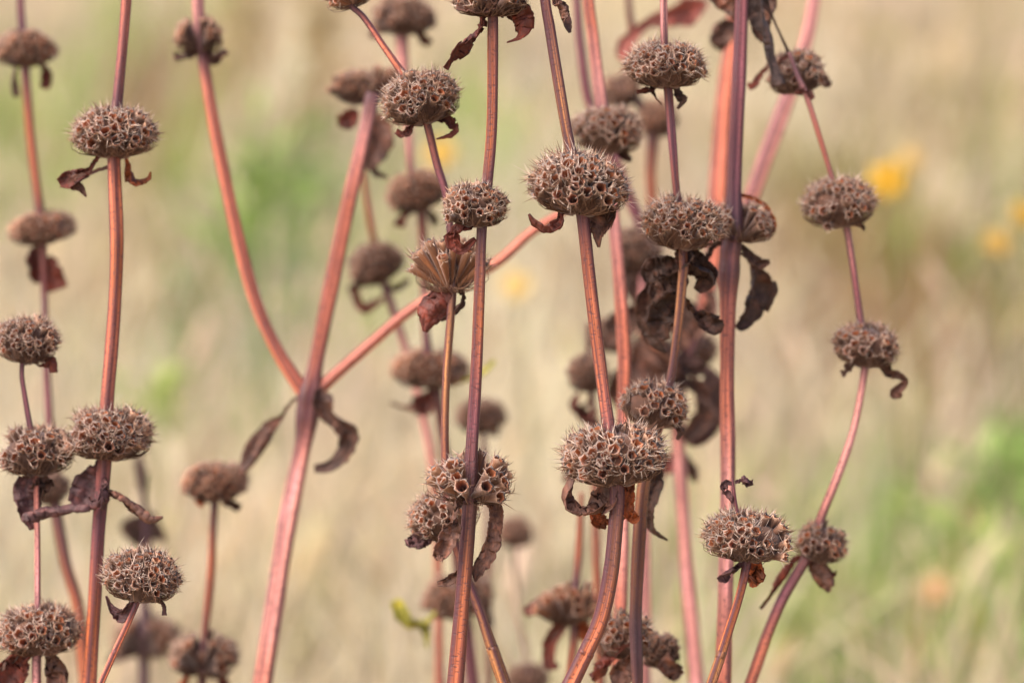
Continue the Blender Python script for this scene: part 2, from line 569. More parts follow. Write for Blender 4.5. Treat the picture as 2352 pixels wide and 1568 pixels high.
def husk_layout(r, kind, h, gap):
    """Places of the husks in one whorl of half-width 1 and half-height h: (base, direction, length, mouth radius)."""
    res = []
    n, rm, p0, p1 = {'full': (80, .108, 10, 110), 'open': (36, .135, 22, 118), 'half': (58, .116, 18, 112), 'small': (38, .150, 14, 110), 'fan': (60, .112, 12, 100)}[kind]
    z0, z1 = math.cos(math.radians(p0)), math.cos(math.radians(p1))
    ga = math.pi * (3 - math.sqrt(5))
    off, k2, k3, q2, q3 = r.uniform(0, 6.28), r.uniform(.0, .08), r.uniform(.0, .07), r.uniform(0, 6.28), r.uniform(0, 6.28)
    dmg = unit(np.array((r.gauss(0, 1), r.gauss(0, 1), abs(r.gauss(0, .6))))); dmg_r = r.uniform(.80, .97)
    loose = {'open': .16, 'fan': .10, 'half': .09}.get(kind, .05)
    for i in range(n):
        z = z0 + (z1 - z0) * (i + .5) / n
        th = off + ga * i + r.uniform(-.14, .14)
        # the gap is towards the camera (-Y in the whorl's own frame)
        if gap and abs((th + math.pi / 2 + math.pi) % (2 * math.pi) - math.pi) < gap:
            continue
        if r.random() < (.08 if kind != 'full' else .03):
            continue
        if kind == 'fan' and z < .62 and abs((th + math.pi / 2 + math.pi) % (2 * math.pi) - math.pi) < 1.05:
            continue
        rho = math.sqrt(max(0, 1 - z * z)) ** 0.85
        lump = 1 + k2 * math.sin(2 * th + q2) + k3 * math.sin(3 * th + q3 + 2 * z)
        m = np.array((rho * math.cos(th), rho * math.sin(th), h * (z * 1.02 + .02))) * lump * r.uniform(.97 - loose, 1.03)
        b = np.array((.12 * math.cos(th), .12 * math.sin(th), -h * (.85 if kind == 'fan' else .72) + .12 * max(z, 0)))
        d = m - b
        L = np.linalg.norm(d)
        crushed = float(np.dot(unit(m), dmg)) > dmg_r
        if crushed and r.random() < .25:
            continue
        d = unit(d / L + np.array([r.gauss(0, loose * .5 + (.22 if crushed else 0)) for _ in range(3)]))
        if crushed:
            L *= r.uniform(.8, .98)
        res.append((b, d, L, rm * r.uniform(.82, 1.15)))
    return res


def husk_matrix(b, d, L, rm, spin):
    return Matrix.Translation(Vector(b)) @ aim(d) @ Matrix.Rotation(spin, 4, 'Z') @ Matrix.Diagonal((rm, rm, L, 1))


def tubes(paths, rad, cols):
    """Three-sided tapering hairs: paths (n,k,3), rad (n,k), cols (n,3)."""
    n, k, _ = paths.shape
    t = np.gradient(paths, axis=1)
    t /= np.linalg.norm(t, axis=2, keepdims=True) + 1e-12
    ref = np.where(np.abs(t[..., 2:3]) > .9, np.array((1.0, 0, 0)), np.array((0, 0, 1.0)))
    s = np.cross(t, ref); s /= np.linalg.norm(s, axis=2, keepdims=True) + 1e-12
    u = np.cross(t, s)
    V = np.stack([paths + rad[..., None] * (s * math.cos(w) + u * math.sin(w)) for w in (0, 2.094, 4.189)], 2).reshape(-1, 3)
    F = []
    for j in range(k - 1):
        for q in range(3):
            q2 = (q + 1) % 3
            F.append((j * 3 + q, j * 3 + q2, (j + 1) * 3 + q2, (j + 1) * 3 + q))
    F = (np.arange(n)[:, None, None] * (3 * k) + np.array(F)[None]).reshape(-1, 4)
    return V, F, np.repeat(cols, 3 * k, axis=0)


def bristle_mesh(seed, h, layout, n_under=240, n_fuzz=17, thick=.0088, tone=1.0):
    r = np.random.default_rng(seed)
    k = 5
    t = np.linspace(0, 1, k)
    # fibres under the whorl: out from the node, then curving up round the rim
    th = r.uniform(0, 2 * math.pi, n_under)
    reach = r.uniform(.55, 1.06, n_under)
    z0 = -h * r.uniform(.72, .92, n_under)
    z1 = h * r.uniform(-.42, .22, n_under)
    sw = r.uniform(-.5, .5, n_under)
    rr = .10 + (reach - .10)[:, None] * np.sin(t * math.pi / 2 * 1.08) ** .9
    aa = th[:, None] + sw[:, None] * t ** 2
    zz = z0[:, None] + (z1 - z0)[:, None] * t ** 2.4
    P1 = np.stack([rr * np.cos(aa), rr * np.sin(aa), zz], -1)
    R1 = thick * r.uniform(.7, 1.5, n_under)[:, None] * np.array([1.2, 1.1, 1, .75, .25])
    c1 = np.where(r.random((n_under, 1)) < .4, lin(126, 94, 76), lin(82, 56, 44)) * r.uniform(.75, 1.25, (n_under, 1))
    # bristles standing off the mouths
    paths, cc = [], []
    for (b, d, L, rm) in layout:
        for q in range(n_fuzz):
            a = unit(r.normal(size=3))
            side = unit(np.cross(d, a))
            long = q % 3 == 0
            p = b + d * L * r.uniform(.86, 1.0) + side * rm * r.uniform(.85, 1.25)
            ln = r.uniform(.12, .30) if long else r.uniform(.05, .13)
            dr = unit(d * r.uniform(.4, 1.2) + side * r.uniform(.1, .7) + r.normal(size=3) * .25) if long else unit(d * r.uniform(.0, .5) + side * r.uniform(.2, 1.0) + r.normal(size=3) * .5)
            bend = r.normal(size=3) * .06
            paths.append(p + np.outer(t, dr) * ln + np.outer(t ** 2, bend))
            cc.append((lin(220, 194, 176) if r.random() < .5 else lin(112, 76, 58)) * r.uniform(.8, 1.1))
    P2 = np.array(paths)
    R2 = np.where(np.arange(len(P2)) % 3 == 0, 1.15, .85)[:, None] * thick * np.array([1.2, 1, .8, .5, .12]) * r.uniform(.7, 1.25, (len(P2), 1))
    V, F, C = tubes(np.vstack([P1, P2]), np.vstack([R1, R2]), np.vstack([c1, np.array(cc)]) * tone)
    return quads_mesh("bristles", V, F, C, M_HAIR)


def core_mesh(seed, h):
    """The woolly bowl the husks sit in."""
    r = random.Random(seed)
    prof = [(.10, -.98), (.30, -.93), (.52, -.76), (.72, -.46), (.80, -.12), (.74, .22), (.52, .52), (.16, .70)]
    ns = 20
    V, F, C = [], [], []
    for j, (rad, z) in enumerate(prof):
        for i in range(ns):
            a = 2 * math.pi * i / ns
            q = 1 + r.uniform(-.08, .08)
            V.append((rad * q * math.cos(a), rad * q * math.sin(a), z * h * q))
            C.append(lin(84, 58, 46) * r.uniform(.75, 1.15))
    for j in range(len(prof) - 1):
        for i in range(ns):
            k = (i + 1) % ns
            F.append((j * ns + i, j * ns + k, (j + 1) * ns + k, (j + 1) * ns + i))
    F.append(tuple(range(ns))[::-1]); F.append(tuple((len(prof) - 1) * ns + i for i in range(ns)))
    return make_mesh("seed_head", V, F, C, mat=M_HUSK)


CORES = {}
JOINED = {}


def get_core(h, slim=False):
    key = (round(h, 1), slim)
    if key not in CORES:
        CORES[key] = core_mesh(int(key[0] * 10), key[0])
        if slim:
            CORES[key].transform(Matrix.Diagonal((.24, .24, .6, 1)) @ Matrix.Translation((0, 0, -.12)))
    return CORES[key]


def joined_whorl(variant, kind, h, gap):
    key = (variant, kind, round(h, 1), bool(gap))
    if key not in JOINED:
        r = random.Random(900 + variant * 13 + len(JOINED))
        lay = husk_layout(r, kind, key[2], gap)
        Vs, Fs, Cs, off = [], [], [], 0
        protos = HUSKS_TAN if kind in ('open', 'fan') else HUSKS_SLIM
        for q in lay:
            v, f, c = protos[r.randrange(len(protos))]
            M = np.array(husk_matrix(*q, r.uniform(0, 6.28)))
            Vs.append(v @ M[:3, :3].T + M[:3, 3]); Cs.append(c * r.uniform(.45, .75))
            Fs += [tuple(i + off for i in ff) for ff in f]
            off += len(v)
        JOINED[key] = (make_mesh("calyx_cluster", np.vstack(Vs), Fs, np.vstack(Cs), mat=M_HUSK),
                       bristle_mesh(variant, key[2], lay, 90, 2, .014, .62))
    return JOINED[key]


# ------------------------------------------------------------------ stalks
SALMON, RUST, PURPLE, ROSE, TANS, UMBER = lin(172, 96, 74), lin(138, 74, 46), lin(108, 60, 64), lin(192, 128, 122), lin(138, 90, 56), lin(94, 56, 42)
NODE = lin(60, 40, 46)
RIDGE = lin(70, 36, 46)


def stem_mesh(path, rad, base, nodes, name="stem", seed=0, ridge=.85, swell=.14):
    """Square, grooved, slightly uneven stem along a smooth world path. nodes: world points where it turns dark and swells."""
    r = np.random.default_rng(seed)
    n, ns = len(path), 24
    T = np.gradient(path, axis=0)
    T /= np.linalg.norm(T, axis=1, keepdims=True)
    N = unit(np.cross(T[0], (0, 0, 1)) if abs(T[0][2]) < .9 else np.cross(T[0], (0, 1, 0)))
    th = np.arange(ns) * 2 * math.pi / ns
    prof = 1 + .07 * np.cos(4 * th) - .10 * np.exp(-(((th + math.pi / 4) % (math.pi / 2) - math.pi / 4 + 0) / .16) ** 2 * 0 - ((((th % (math.pi / 2)) - math.pi / 4) / .17) ** 2))
    phase = r.uniform(0, 1.57)
    s = np.concatenate([[0], np.cumsum(np.linalg.norm(np.diff(path, axis=0), axis=1))])
    wob = 1 + .035 * np.sin(s * 61 + r.uniform(0, 6)) + .025 * np.sin(s * 143 + r.uniform(0, 6))
    V, C, X = [], [], []
    nd = np.array(nodes) if len(nodes) else np.full((1, 3), 1e3)
    for i in range(n):
        N = unit(N - T[i] * np.dot(N, T[i]))
        B = np.cross(T[i], N)
        dist = np.min(np.linalg.norm(nd - path[i], axis=1))
        k = math.exp(-(dist / .013) ** 2)
        rr = rad[i] * wob[i] * (1 + swell * math.exp(-(dist / .008) ** 2))
        ph = phase + .8 * s[i]
        ring = path[i] + (np.cos(th + ph) * prof * rr)[:, None] * N + (np.sin(th + ph) * prof * rr)[:, None] * B
        V.append(ring)
        c = base[i] * (1 - .88 * k) + NODE * .88 * k
        corner = .5 + .5 * np.cos(4 * th)
        amt = np.clip(.55 + .55 * np.sin(s[i] * 23 + 2.1 * np.round(th / (math.pi / 2)) + seed) + .25 * np.sin(s[i] * 71 + th * 3), 0, 1)
        wgt = (corner ** .8 * ridge * amt * (1 - k))[:, None]
        C.append((c * (.66 + .80 * (1 - corner[:, None]) ** 1.5)) * (1 - wgt) + RIDGE * wgt)
        X.append(np.stack([np.cos(th) + seed * 3.1, np.sin(th), np.full(ns, s[i])], -1))
    V, C, X = np.vstack(V), np.vstack(C), np.vstack(X)
    F = []
    for i in range(n - 1):
        for j in range(ns):
            q = (j + 1) % ns
            F.append((i * ns + j, i * ns + q, (i + 1) * ns + q, (i + 1) * ns + j))
    F.append(tuple(range(ns))[::-1]); F.append(tuple((n - 1) * ns + j for j in range(ns)))
    return make_mesh(name, V, F, C, X, mat=M_STEM)


LEAFC = {'dark': lin(90, 62, 50), 'brown': lin(116, 80, 66), 'red': lin(112, 54, 42), 'orange': lin(160, 82, 42), 'purple': lin(106, 72, 72), 'green': lin(176, 172, 70), 'rose': lin(176, 104, 92), 'grey': lin(98, 78, 72)}


def leaf_mesh(pts, widths, colour, curl, twist, seed, teeth=.2):
    """A withered leaf: a blade swept along a bent midrib, its sides rolled in (curl, radians), twisted and toothed. pts are world points."""
    r = np.random.default_rng(seed)
    m = 10
    P = catmull(pts, m)
    W = catmull(np.array(widths)[:, None], m)[:, 0].clip(.0004)
    n = len(P)
    t = np.linspace(0, 1, n)
    P = P + r.normal(size=(n, 3)) * .00022 * np.sin(t * math.pi)[:, None]
    T = np.gradient(P, axis=0); T /= np.linalg.norm(T, axis=1, keepdims=True) + 1e-12
    view = unit(CAM - P[0])
    N = unit(view - T[0] * np.dot(view, T[0]))
    if not np.isfinite(N).all() or np.linalg.norm(N) < .1:
        N = unit(np.cross(T[0], (1, 0, .2)))
    ns = 11
    sv = np.linspace(-1, 1, ns)
    V, X, C = [], [], []
    tone = np.array(LEAFC[colour])
    s = np.concatenate([[0], np.cumsum(np.linalg.norm(np.diff(P, axis=0), axis=1))])
    f1, f2, p1, p2 = r.uniform(9, 15), r.uniform(20, 31), r.uniform(0, 6), r.uniform(0, 6)
    for i in range(n):
        N = unit(N - T[i] * np.dot(N, T[i]))
        S = np.cross(T[i], N)
        a = twist * (t[i] - .15) + .35 * math.sin(p1 + 4 * t[i])
        N2, S2 = N * math.cos(a) + S * math.sin(a), S * math.cos(a) - N * math.sin(a)
        cu = curl * (.75 + .5 * math.sin(p2 + 5 * t[i]) * .6 + .25 * t[i]) + 1e-3
        w = W[i] * .5 * (1.1 + .5 * min(curl / 5.0, 1.0))
        tooth = 1 + teeth * (abs((s[i] * 300 + p1 + 1.5 * math.sin(s[i] * 170)) % 2 - 1) - .5) + r.uniform(-.02, .02)
        ang = sv * cu / 2
        R_ = 2 * w / cu
        edge = np.abs(sv) ** 3
        xs = R_ * np.sin(ang) * (1 + (tooth - 1) * edge)
        zs = R_ * (1 - np.cos(ang))
        wr = (.09 * np.sin(sv * 5 + f1 * t[i] * 1.6 + p1) + .06 * np.sin(sv * 3 - f2 * .6 * t[i] + p2)) * w * (.4 + np.abs(sv))
        ridge = -.16 * w * np.exp(-(sv / .16) ** 2)
        V.append(P[i] + xs[:, None] * S2 + (zs + wr + ridge - R_ * (1 - math.cos(cu / 4)))[:, None] * N2)
        X.append(np.stack([sv + seed * 1.7, np.full(ns, s[i] + seed), np.zeros(ns)], -1))
        v = tone * (1 - .15 * edge[:, None]) * (1 + .25 * math.sin(5 * t[i] + p2))
        C.append(v)
    F = []
    for i in range(n - 1):
        for j in range(ns - 1):
            F.append((i * ns + j, i * ns + j + 1, (i + 1) * ns + j + 1, (i + 1) * ns + j))
    return make_mesh("leaf", np.vstack(V), F, np.vstack(C), np.vstack(X), mat=M_LEAF)


COUNT = [0]


def world_path(pts, dd):
    """pts: (x, y, width[, extra distance]); photo units -> world path and radii."""
    P, R = [], []
    for p in pts:
        d = D0 + dd + (p[3] if len(p) > 3 else 0)
        P.append(at(p[0], p[1], d)); R.append(p[2] * .5 * K * d)
    return P, R


def to_ground(P, R):
    """Continue a stem from where it leaves the picture down to the soil."""
    a, b = P[-2], P[-1]
    dr = unit(b - a)
    q1 = b + dr * .12
    z = q1[2]
    q2 = np.array((q1[0] + dr[0] * .10, q1[1] + .015, z * .5))
    q3 = np.array((q2[0] + dr[0] * .05, q2[1] + .01, -.01))
    return P + [q1, q2, q3], R + [R[-1] * 1.05, R[-1] * 1.15, R[-1] * 1.25]


def add_leaf(root, pts, colour='brown', curl=2.0, twist=.8, dd=0.0, label=None, teeth=.2, path=None):
    COUNT[0] += 1
    W = [p[2] * K * (D0 + dd) * 1.22 for p in pts]
    P = [at(p[0], p[1], D0 + dd + (p[3] if len(p) > 3 else 0.0)) for p in pts]
    if path is not None:                       # the leaf stalk springs from the stem
        dist = np.linalg.norm(path - P[0], axis=1)
        i = int(np.argmin(dist))
        if .0015 < dist[i] < .03:
            i = max(0, i - 2)
            q = path[i]
            P = [q, q * .45 + P[0] * .55 + np.array((0, 0, .0008))] + P
            W = [.0012, .0013] + W
    me = leaf_mesh(P, W, colour, curl, twist, COUNT[0], teeth)
    me.transform(Matrix.Translation(-root.location))
    o = link("leaf", me, root)
    sm = o.modifiers.new("thickness", 'SOLIDIFY')
    sm.thickness = .0002
    sm.offset = 0
    if label: o["label"] = label
    return o


def add_head(root, hd, dd, path):
    """hd: x, y, width, height in the photo, kind, options."""
    COUNT[0] += 1
    x, y, w, hgt, kind, sharp = hd[:6]
    opt = hd[6] if len(hd) > 6 else {}
    d = D0 + dd + opt.get('d', 0)
    c = at(x, y, d)
    a = w * .5 * K * d * .98
    ratio = max(.45, min(1.0, hgt / w * opt.get('hr', .99)))
    i = int(np.argmin(np.linalg.norm(path - c, axis=1)))
    i0, i1 = max(0, i - 4), min(len(path) - 1, i + 4)
    ax = unit(path[i0] - path[i1])
    if ax[2] < 0: ax = -ax
    if 'tilt' in opt:
        tl = math.radians(opt['tilt'])
        ax = unit(RGT * math.sin(tl) + UPV * math.cos(tl))
    ax = unit(ax - FWD * opt.get('nod', .16))
    z = Vector(ax)
    xx = Vector((1, 0, 0)); xx = (xx - z * xx.dot(z)).normalized()
    yy = z.cross(xx)
    Rm = Matrix((xx, yy, z)).transposed().to_4x4()
    M = Matrix.Translation(Vector(c) - root.location) @ Rm @ Matrix.Scale(a, 4)
    gap = opt.get('gap', 0)
    h = round(ratio, 1)
    if sharp:
        head = link("seed_head", get_core(h, kind in ('open', 'fan') or gap > 0), root, M)
        r = random.Random(COUNT[0] * 31 + 5)
        lay = husk_layout(r, kind, h, gap)
        protos = HUSK_TAN_ME if kind in ('open', 'fan') else HUSK_ME
        for q in lay:
            link("calyx", protos[r.randrange(len(protos))], head, husk_matrix(*q, r.uniform(0, 6.28)))
        b = link("bristles", bristle_mesh(COUNT[0], h, lay, 80 if kind in ('open', 'fan') else 240, 9 if kind in ('open', 'fan') else 17), head)
        b["kind"] = "stuff"
    else:
        head = link("seed_head", get_core(h, kind in ('open', 'fan') or gap > 0), root, M @ Matrix.Rotation(0 if gap else COUNT[0] * 1.3, 4, 'Z'))
        me, br = joined_whorl(COUNT[0] % 3, kind, h, gap)
        o = link("calyx_cluster", me, head); o["kind"] = "stuff"
        b = link("bristles", br, head); b["kind"] = "stuff"
    if 'label' in opt: head["label"] = opt['label']
    return head


def stalk(label, dd, pts, heads=(), leaves=(), branches=(), tone=(SALMON, RUST), ground=True, seg=9, knots=()):
    dd = dd * (2.6 if dd > .01 else 1)
    COUNT[0] += 1
    seed = COUNT[0]
    P, R = world_path(pts, dd)
    if ground:
        P, R = to_ground(P, R)
    base = P[-1]
    root = bpy.data.objects.new("dried_stalk", None)
    root.empty_display_size = .02
    col.objects.link(root)
    root.location = Vector(base)
    tag(root, label, "seed stalk", "dried stalks with whorled seed heads")
    path = catmull(P, seg)
    rad = catmull(np.array(R)[:, None], seg)[:, 0]
    t = np.linspace(0, 1, len(path))[:, None]
    nodes = [at(h[0], h[1], D0 + dd) for h in list(heads) + list(knots)]
    nodes = [path[int(np.argmin(np.linalg.norm(path - q, axis=1)))] for q in nodes]

    def tones(tn, m):
        tt = np.linspace(0, 1, m)
        out = np.array([tn[min(int(u * len(tn)), len(tn) - 1)] for u in tt])
        k = max(3, m // 13)
        ker = np.ones(k) / k
        return np.stack([np.convolve(np.pad(out[:, j], k, mode='edge'), ker, 'same')[k:-k] for j in range(3)], 1)
    me = stem_mesh(path, rad, tones(tone, len(path)), nodes, "stem", seed, .85 if dd < .06 else .4, .42 if knots else .16)
    me.transform(Matrix.Translation(-root.location))
    link("stem", me, root)
    allp = path
    for br in branches:
        bp, brr = world_path(br['pts'], dd)
        bpath = catmull(bp, seg); brad = catmull(np.array(brr)[:, None], seg)[:, 0]
        bme = stem_mesh(bpath, brad, tones(br.get('tone', tone), len(bpath)), [bpath[int(np.argmin(np.linalg.norm(bpath - at(q[0], q[1], D0 + dd), axis=1)))] for q in br.get('nodes', [])], "branch", seed + 50, .85 if dd < .06 else .4)
        bme.transform(Matrix.Translation(-root.location))
        link("branch", bme, root)
        allp = np.vstack([allp, bpath])
    for hd in heads:
        add_head(root, hd, dd, allp)
    for lf in leaves:
        kw = lf[-1] if isinstance(lf[-1], dict) else {}
        add_leaf(root, lf[0], path=allp, dd=dd + kw.get('d', 0), **{k: v for k, v in kw.items() if k != 'd'})
    return root



# every stalk: label, distance behind the plane of focus, stem points (x, y, width) from top to bottom, seed heads, leaves
stalk("blurred stalk along the far left edge, red leaves below its second brown seed head", .075,
      [(40, -260, 15), (47, 0, 17), (55, 110, 20), (72, 330, 22), (95, 520, 20), (102, 680, 15), (107, 850, 17), (115, 1000, 20), (122, 1130, 24), (150, 1290, 27), (180, 1400, 28), (196, 1568, 28)],
      [(60, 112, 146, 88, 'full', 0), (97, 525, 150, 80, 'full', 0), (112, 1120, 90, 80, 'full', 0)],
      [([(102, 158, 10), (112, 180, 26), (104, 205, 22)], dict(colour='red', curl=3)), ([(35, 165, 6), (36, 200, 16), (42, 222, 12)], dict(colour='dark', curl=3)),
       ([(80, 585, 24), (86, 620, 44), (88, 650, 24)], dict(colour='red', curl=1.5)), ([(105, 590, 20), (118, 630, 46), (135, 665, 30)], dict(colour='red', curl=1.5))],
      tone=(PURPLE, RUST, PURPLE, UMBER, RUST, RUST))

stalk("thick orange stalk at left, its lower seed head above long purple twisted leaves", .017,
      [(300, -250, 20), (290, 0, 24), (270, 230, 22), (262, 310, 26), (262, 380, 28), (268, 560, 30), (262, 720, 30), (246, 920, 30), (242, 1000, 30), (238, 1080, 30), (226, 1220, 30), (216, 1400, 30), (205, 1568, 32)],
      [(262, 305, 200, 112, 'full', 1, dict(tilt=0)), (247, 997, 202, 124, 'full', 1, dict(tilt=4))],
      [([(225, 362, 7), (205, 388, 9), (185, 402, 18), (160, 415, 34), (136, 424, 20)], dict(colour='red', curl=3.2, twist=.5)),
       ([(168, 420, 20), (185, 432, 14), (198, 452, 3)], dict(colour='brown', curl=1.5)),
       ([(290, 362, 8), (298, 392, 16), (308, 418, 32), (338, 412, 18), (346, 395, 4)], dict(colour='orange', curl=3.0, twist=.4)),
       ([(242, 1050, 12), (232, 1075, 30), (205, 1120, 52), (182, 1160, 36), (178, 1178, 8)], dict(colour='purple', curl=1.6, twist=.7, label='purple brown crumpled leaf')),
       ([(245, 1145, 14), (205, 1165, 22), (150, 1172, 20), (95, 1176, 22), (60, 1186, 24), (52, 1198, 8)], dict(colour='purple', curl=5.0, twist=5, d=-.006)),
       ([(248, 1125, 12), (275, 1142, 24), (310, 1165, 24), (345, 1190, 20), (375, 1188, 4)], dict(colour='brown', curl=4.6, twist=4, d=-.006)),
       ([(240, 1120, 20), (242, 1150, 40), (236, 1170, 24)], dict(colour='purple', curl=1.5, d=-.007))],
      tone=(SALMON, PURPLE, SALMON, RUST, SALMON, RUST, PURPLE, RUST, SALMON, RUST))

stalk("thin stalk at the left edge with three whorls, the middle one split open and pale", .018,
      [(66, 735, 8), (60, 780, 12), (50, 850, 12), (57, 910, 13), (70, 985, 14), (82, 1050, 15), (84, 1110, 15), (86, 1240, 15), (86, 1380, 16), (84, 1450, 18), (84, 1568, 22)],
      [(64, 781, 142, 112, 'full', 1, dict(tilt=4)), (82, 1035, 172, 118, 'half', 1, dict(tilt=-4, label='seed head split open with pale husks')), (90, 1448, 192, 122, 'full', 1, dict(tilt=0))],
      [([(82, 832, 6), (102, 840, 8), (118, 830, 22), (122, 856, 16)], dict(colour='red', curl=3)), 
       ([(70, 1095, 14), (58, 1120, 40), (66, 1165, 40), (78, 1215, 16)], dict(colour='purple', curl=1.6)), ([(92, 1095, 14), (100, 1115, 34), (94, 1150, 20)], dict(colour='dark', curl=2)),
       ([(65, 1505, 24), (45, 1525, 44), (20, 1555, 48), (8, 1600, 20)], dict(colour='red', curl=1.8)), ([(30, 1510, 14), (10, 1530, 30), (-5, 1560, 24)], dict(colour='dark', curl=2)),
       ([(110, 1500, 14), (128, 1522, 40), (138, 1560, 46), (128, 1620, 16)], dict(colour='brown', curl=2.2))],
      tone=(PURPLE, PURPLE, SALMON, ROSE, ROSE, PURPLE))

stalk("small seed head on a thin leaning orange stem beside the thick left stalk", .008,
      [(324, 1300, 8), (322, 1355, 14), (314, 1385, 13), (290, 1440, 14), (262, 1500, 14), (232, 1568, 15)],
      [(325, 1322, 176, 120, 'full', 1, dict(tilt=8))],
      [([(312, 1368, 12), (300, 1395, 16), (278, 1412, 22), (255, 1395, 14), (243, 1368, 4)], dict(colour='purple', curl=2.4, twist=.4)),
       ([(340, 1362, 16), (360, 1376, 16), (374, 1390, 12), (376, 1412, 14)], dict(colour='purple', curl=2.6))],
      tone=(PURPLE, SALMON, RUST))

stalk("dark blurred stalk with blackened leaves behind the leaning small head", .14,
      [(318, 1060, 10), (330, 1150, 14), (334, 1230, 22), (334, 1340, 20), (332, 1450, 24), (330, 1568, 26)],
      [(332, 1462, 165, 100, 'half', 0, dict(gap=.5))],
      [([(318, 1050, 16), (328, 1090, 26), (334, 1130, 16)], dict(colour='dark', curl=2.5)), ([(330, 1195, 24), (300, 1215, 34), (280, 1225, 20)], dict(colour='dark', curl=2)),
       ([(340, 1195, 30), (365, 1220, 40), (380, 1245, 20)], dict(colour='dark', curl=2)), ([(330, 1180, 40), (332, 1230, 50), (336, 1260, 26)], dict(colour='dark', curl=2)),
       ([(300, 1490, 30), (270, 1510, 40), (245, 1520, 14)], dict(colour='dark', curl=2)), ([(360, 1490, 40), (390, 1470, 30), (420, 1440, 10)], dict(colour='dark', curl=2))],
      tone=(NODE, NODE, NODE))

stalk("blurred stalk with a round seed head above a wider one cut by the bottom edge", .07,
      [(494, 1070, 10), (494, 1130, 16), (490, 1200, 17), (484, 1320, 18), (472, 1440, 16), (468, 1510, 16), (464, 1568, 18)],
      [(494, 1106, 152, 96, 'full', 0), (468, 1505, 172, 104, 'half', 0, dict(gap=.45))],
      [([(465, 1150, 16), (456, 1162, 18)], dict(colour='orange', curl=2)), ([(520, 1148, 16), (545, 1162, 18), (548, 1170, 6)], dict(colour='dark', curl=2)), ([(430, 1550, 20), (422, 1590, 26)], dict(colour='orange', curl=2)), ([(505, 1545, 16), (520, 1590, 24)], dict(colour='red', curl=2))],
      tone=(UMBER, RUST, UMBER, PURPLE))

stalk("thick pink stalk forking into two side branches with drooping dry leaves at the fork", .058,
      [(858, 215, 24), (845, 275, 32), (800, 470, 36), (760, 660, 38), (728, 820, 38), (710, 915, 42), (698, 1010, 42), (660, 1200, 46), (630, 1390, 48), (603, 1568, 52)],
      [(812, 200, 105, 90, 'full', 0, dict(d=.03)), (880, 190, 90, 90, 'open', 0, dict(d=.035)), (456, 82, 112, 88, 'half', 0, dict(gap=.5))],
      [([(862, 262, 20), (874, 310, 44), (852, 370, 34), (850, 392, 10)], dict(colour='brown', curl=2, d=.03)), ([(848, 375, 12), (866, 398, 10), (890, 410, 8)], dict(colour='dark', curl=3, d=.03)),
       ([(815, 250, 14), (800, 280, 36), (790, 296, 16)], dict(colour='red', curl=2, d=.03)),
       ([(688, 908, 8), (664, 930, 6), (650, 956, 10), (622, 985, 38), (590, 1040, 42), (555, 1088, 24)], dict(colour='brown', curl=3.4, twist=1)),
       ([(740, 915, 36), (750, 950, 30), (778, 972, 28), (806, 995, 40), (792, 1042, 34), (760, 1072, 22), (722, 1078, 14)], dict(colour='dark', curl=2.6, twist=.8, d=-.01)),
       ([(440, 128, 12), (420, 133, 18), (400, 134, 18)], dict(colour='dark', curl=3)), ([(472, 132, 16), (495, 130, 26), (520, 116, 18)], dict(colour='dark', curl=2.6))],
      [dict(pts=[(453, -200, 24), (455, 0, 26), (462, 110, 20), (472, 170, 24), (500, 330, 28), (545, 540, 28), (590, 700, 27), (640, 810, 28), (700, 905, 34)], tone=(ROSE, SALMON, SALMON, SALMON), nodes=[(462, 110)]),
       dict(pts=[(1320, 470, 16), (1222, 532, 22), (1130, 610, 24), (960, 700, 25), (850, 790, 26), (770, 860, 28), (708, 915, 34)], tone=(SALMON, SALMON, SALMON))],
      tone=(ROSE, SALMON, SALMON, SALMON, ROSE, ROSE, SALMON, ROSE), knots=[(706, 915), (702, 955)])

stalk("slender stalk from the head tilted at top centre through a fan of open tan husks", .012,
      [(768, -70, 12), (800, 5, 13), (835, 40, 15), (880, 105, 16), (925, 170, 17), (968, 240, 18), (985, 300, 19), (1003, 375, 19), (1024, 445, 18), (1034, 530, 18), (1040, 620, 20), (1038, 690, 19), (1026, 850, 18), (1022, 1000, 18), (1026, 1110, 22), (1040, 1220, 22), (1062, 1300, 20), (1098, 1390, 22), (1128, 1480, 26), (1158, 1568, 28)],
      [(800, -22, 118, 92, 'open', 1, dict(tilt=-20)), (966, 226, 180, 128, 'full', 1, dict(tilt=-10)), (1035, 612, 186, 130, 'fan', 1, dict(tilt=0, label='split seed head with open tan husks fanned out')), (1018, 1182, 165, 112, 'half', 1, dict(tilt=-14, d=.004))],
      [([(948, 278, 8), (944, 300, 16), (925, 312, 14), (908, 304, 14)], dict(colour='red', curl=2.5)), ([(1000, 268, 14), (1028, 276, 16), (1046, 292, 26), (1034, 310, 16), (1002, 320, 5)], dict(colour='red', curl=2.0, twist=.5)),
       ([(1024, 668, 14), (1012, 690, 40), (990, 720, 44), (976, 762, 10)], dict(colour='red', curl=1.4, twist=.3, label='dark red leaf')), ([(1058, 668, 8), (1064, 685, 10), (1048, 712, 16), (1012, 735, 6)], dict(colour='dark', curl=2.4)),
       ([(985, 1235, 14), (965, 1240, 26), (942, 1250, 22), (930, 1238, 5)], dict(colour='purple', curl=2.6)), ([(1000, 1222, 16), (1010, 1250, 28), (1000, 1270, 12)], dict(colour='brown', curl=2))],
      tone=(PURPLE, SALMON, RUST, PURPLE, UMBER, TANS, RUST, UMBER, TANS, UMBER))

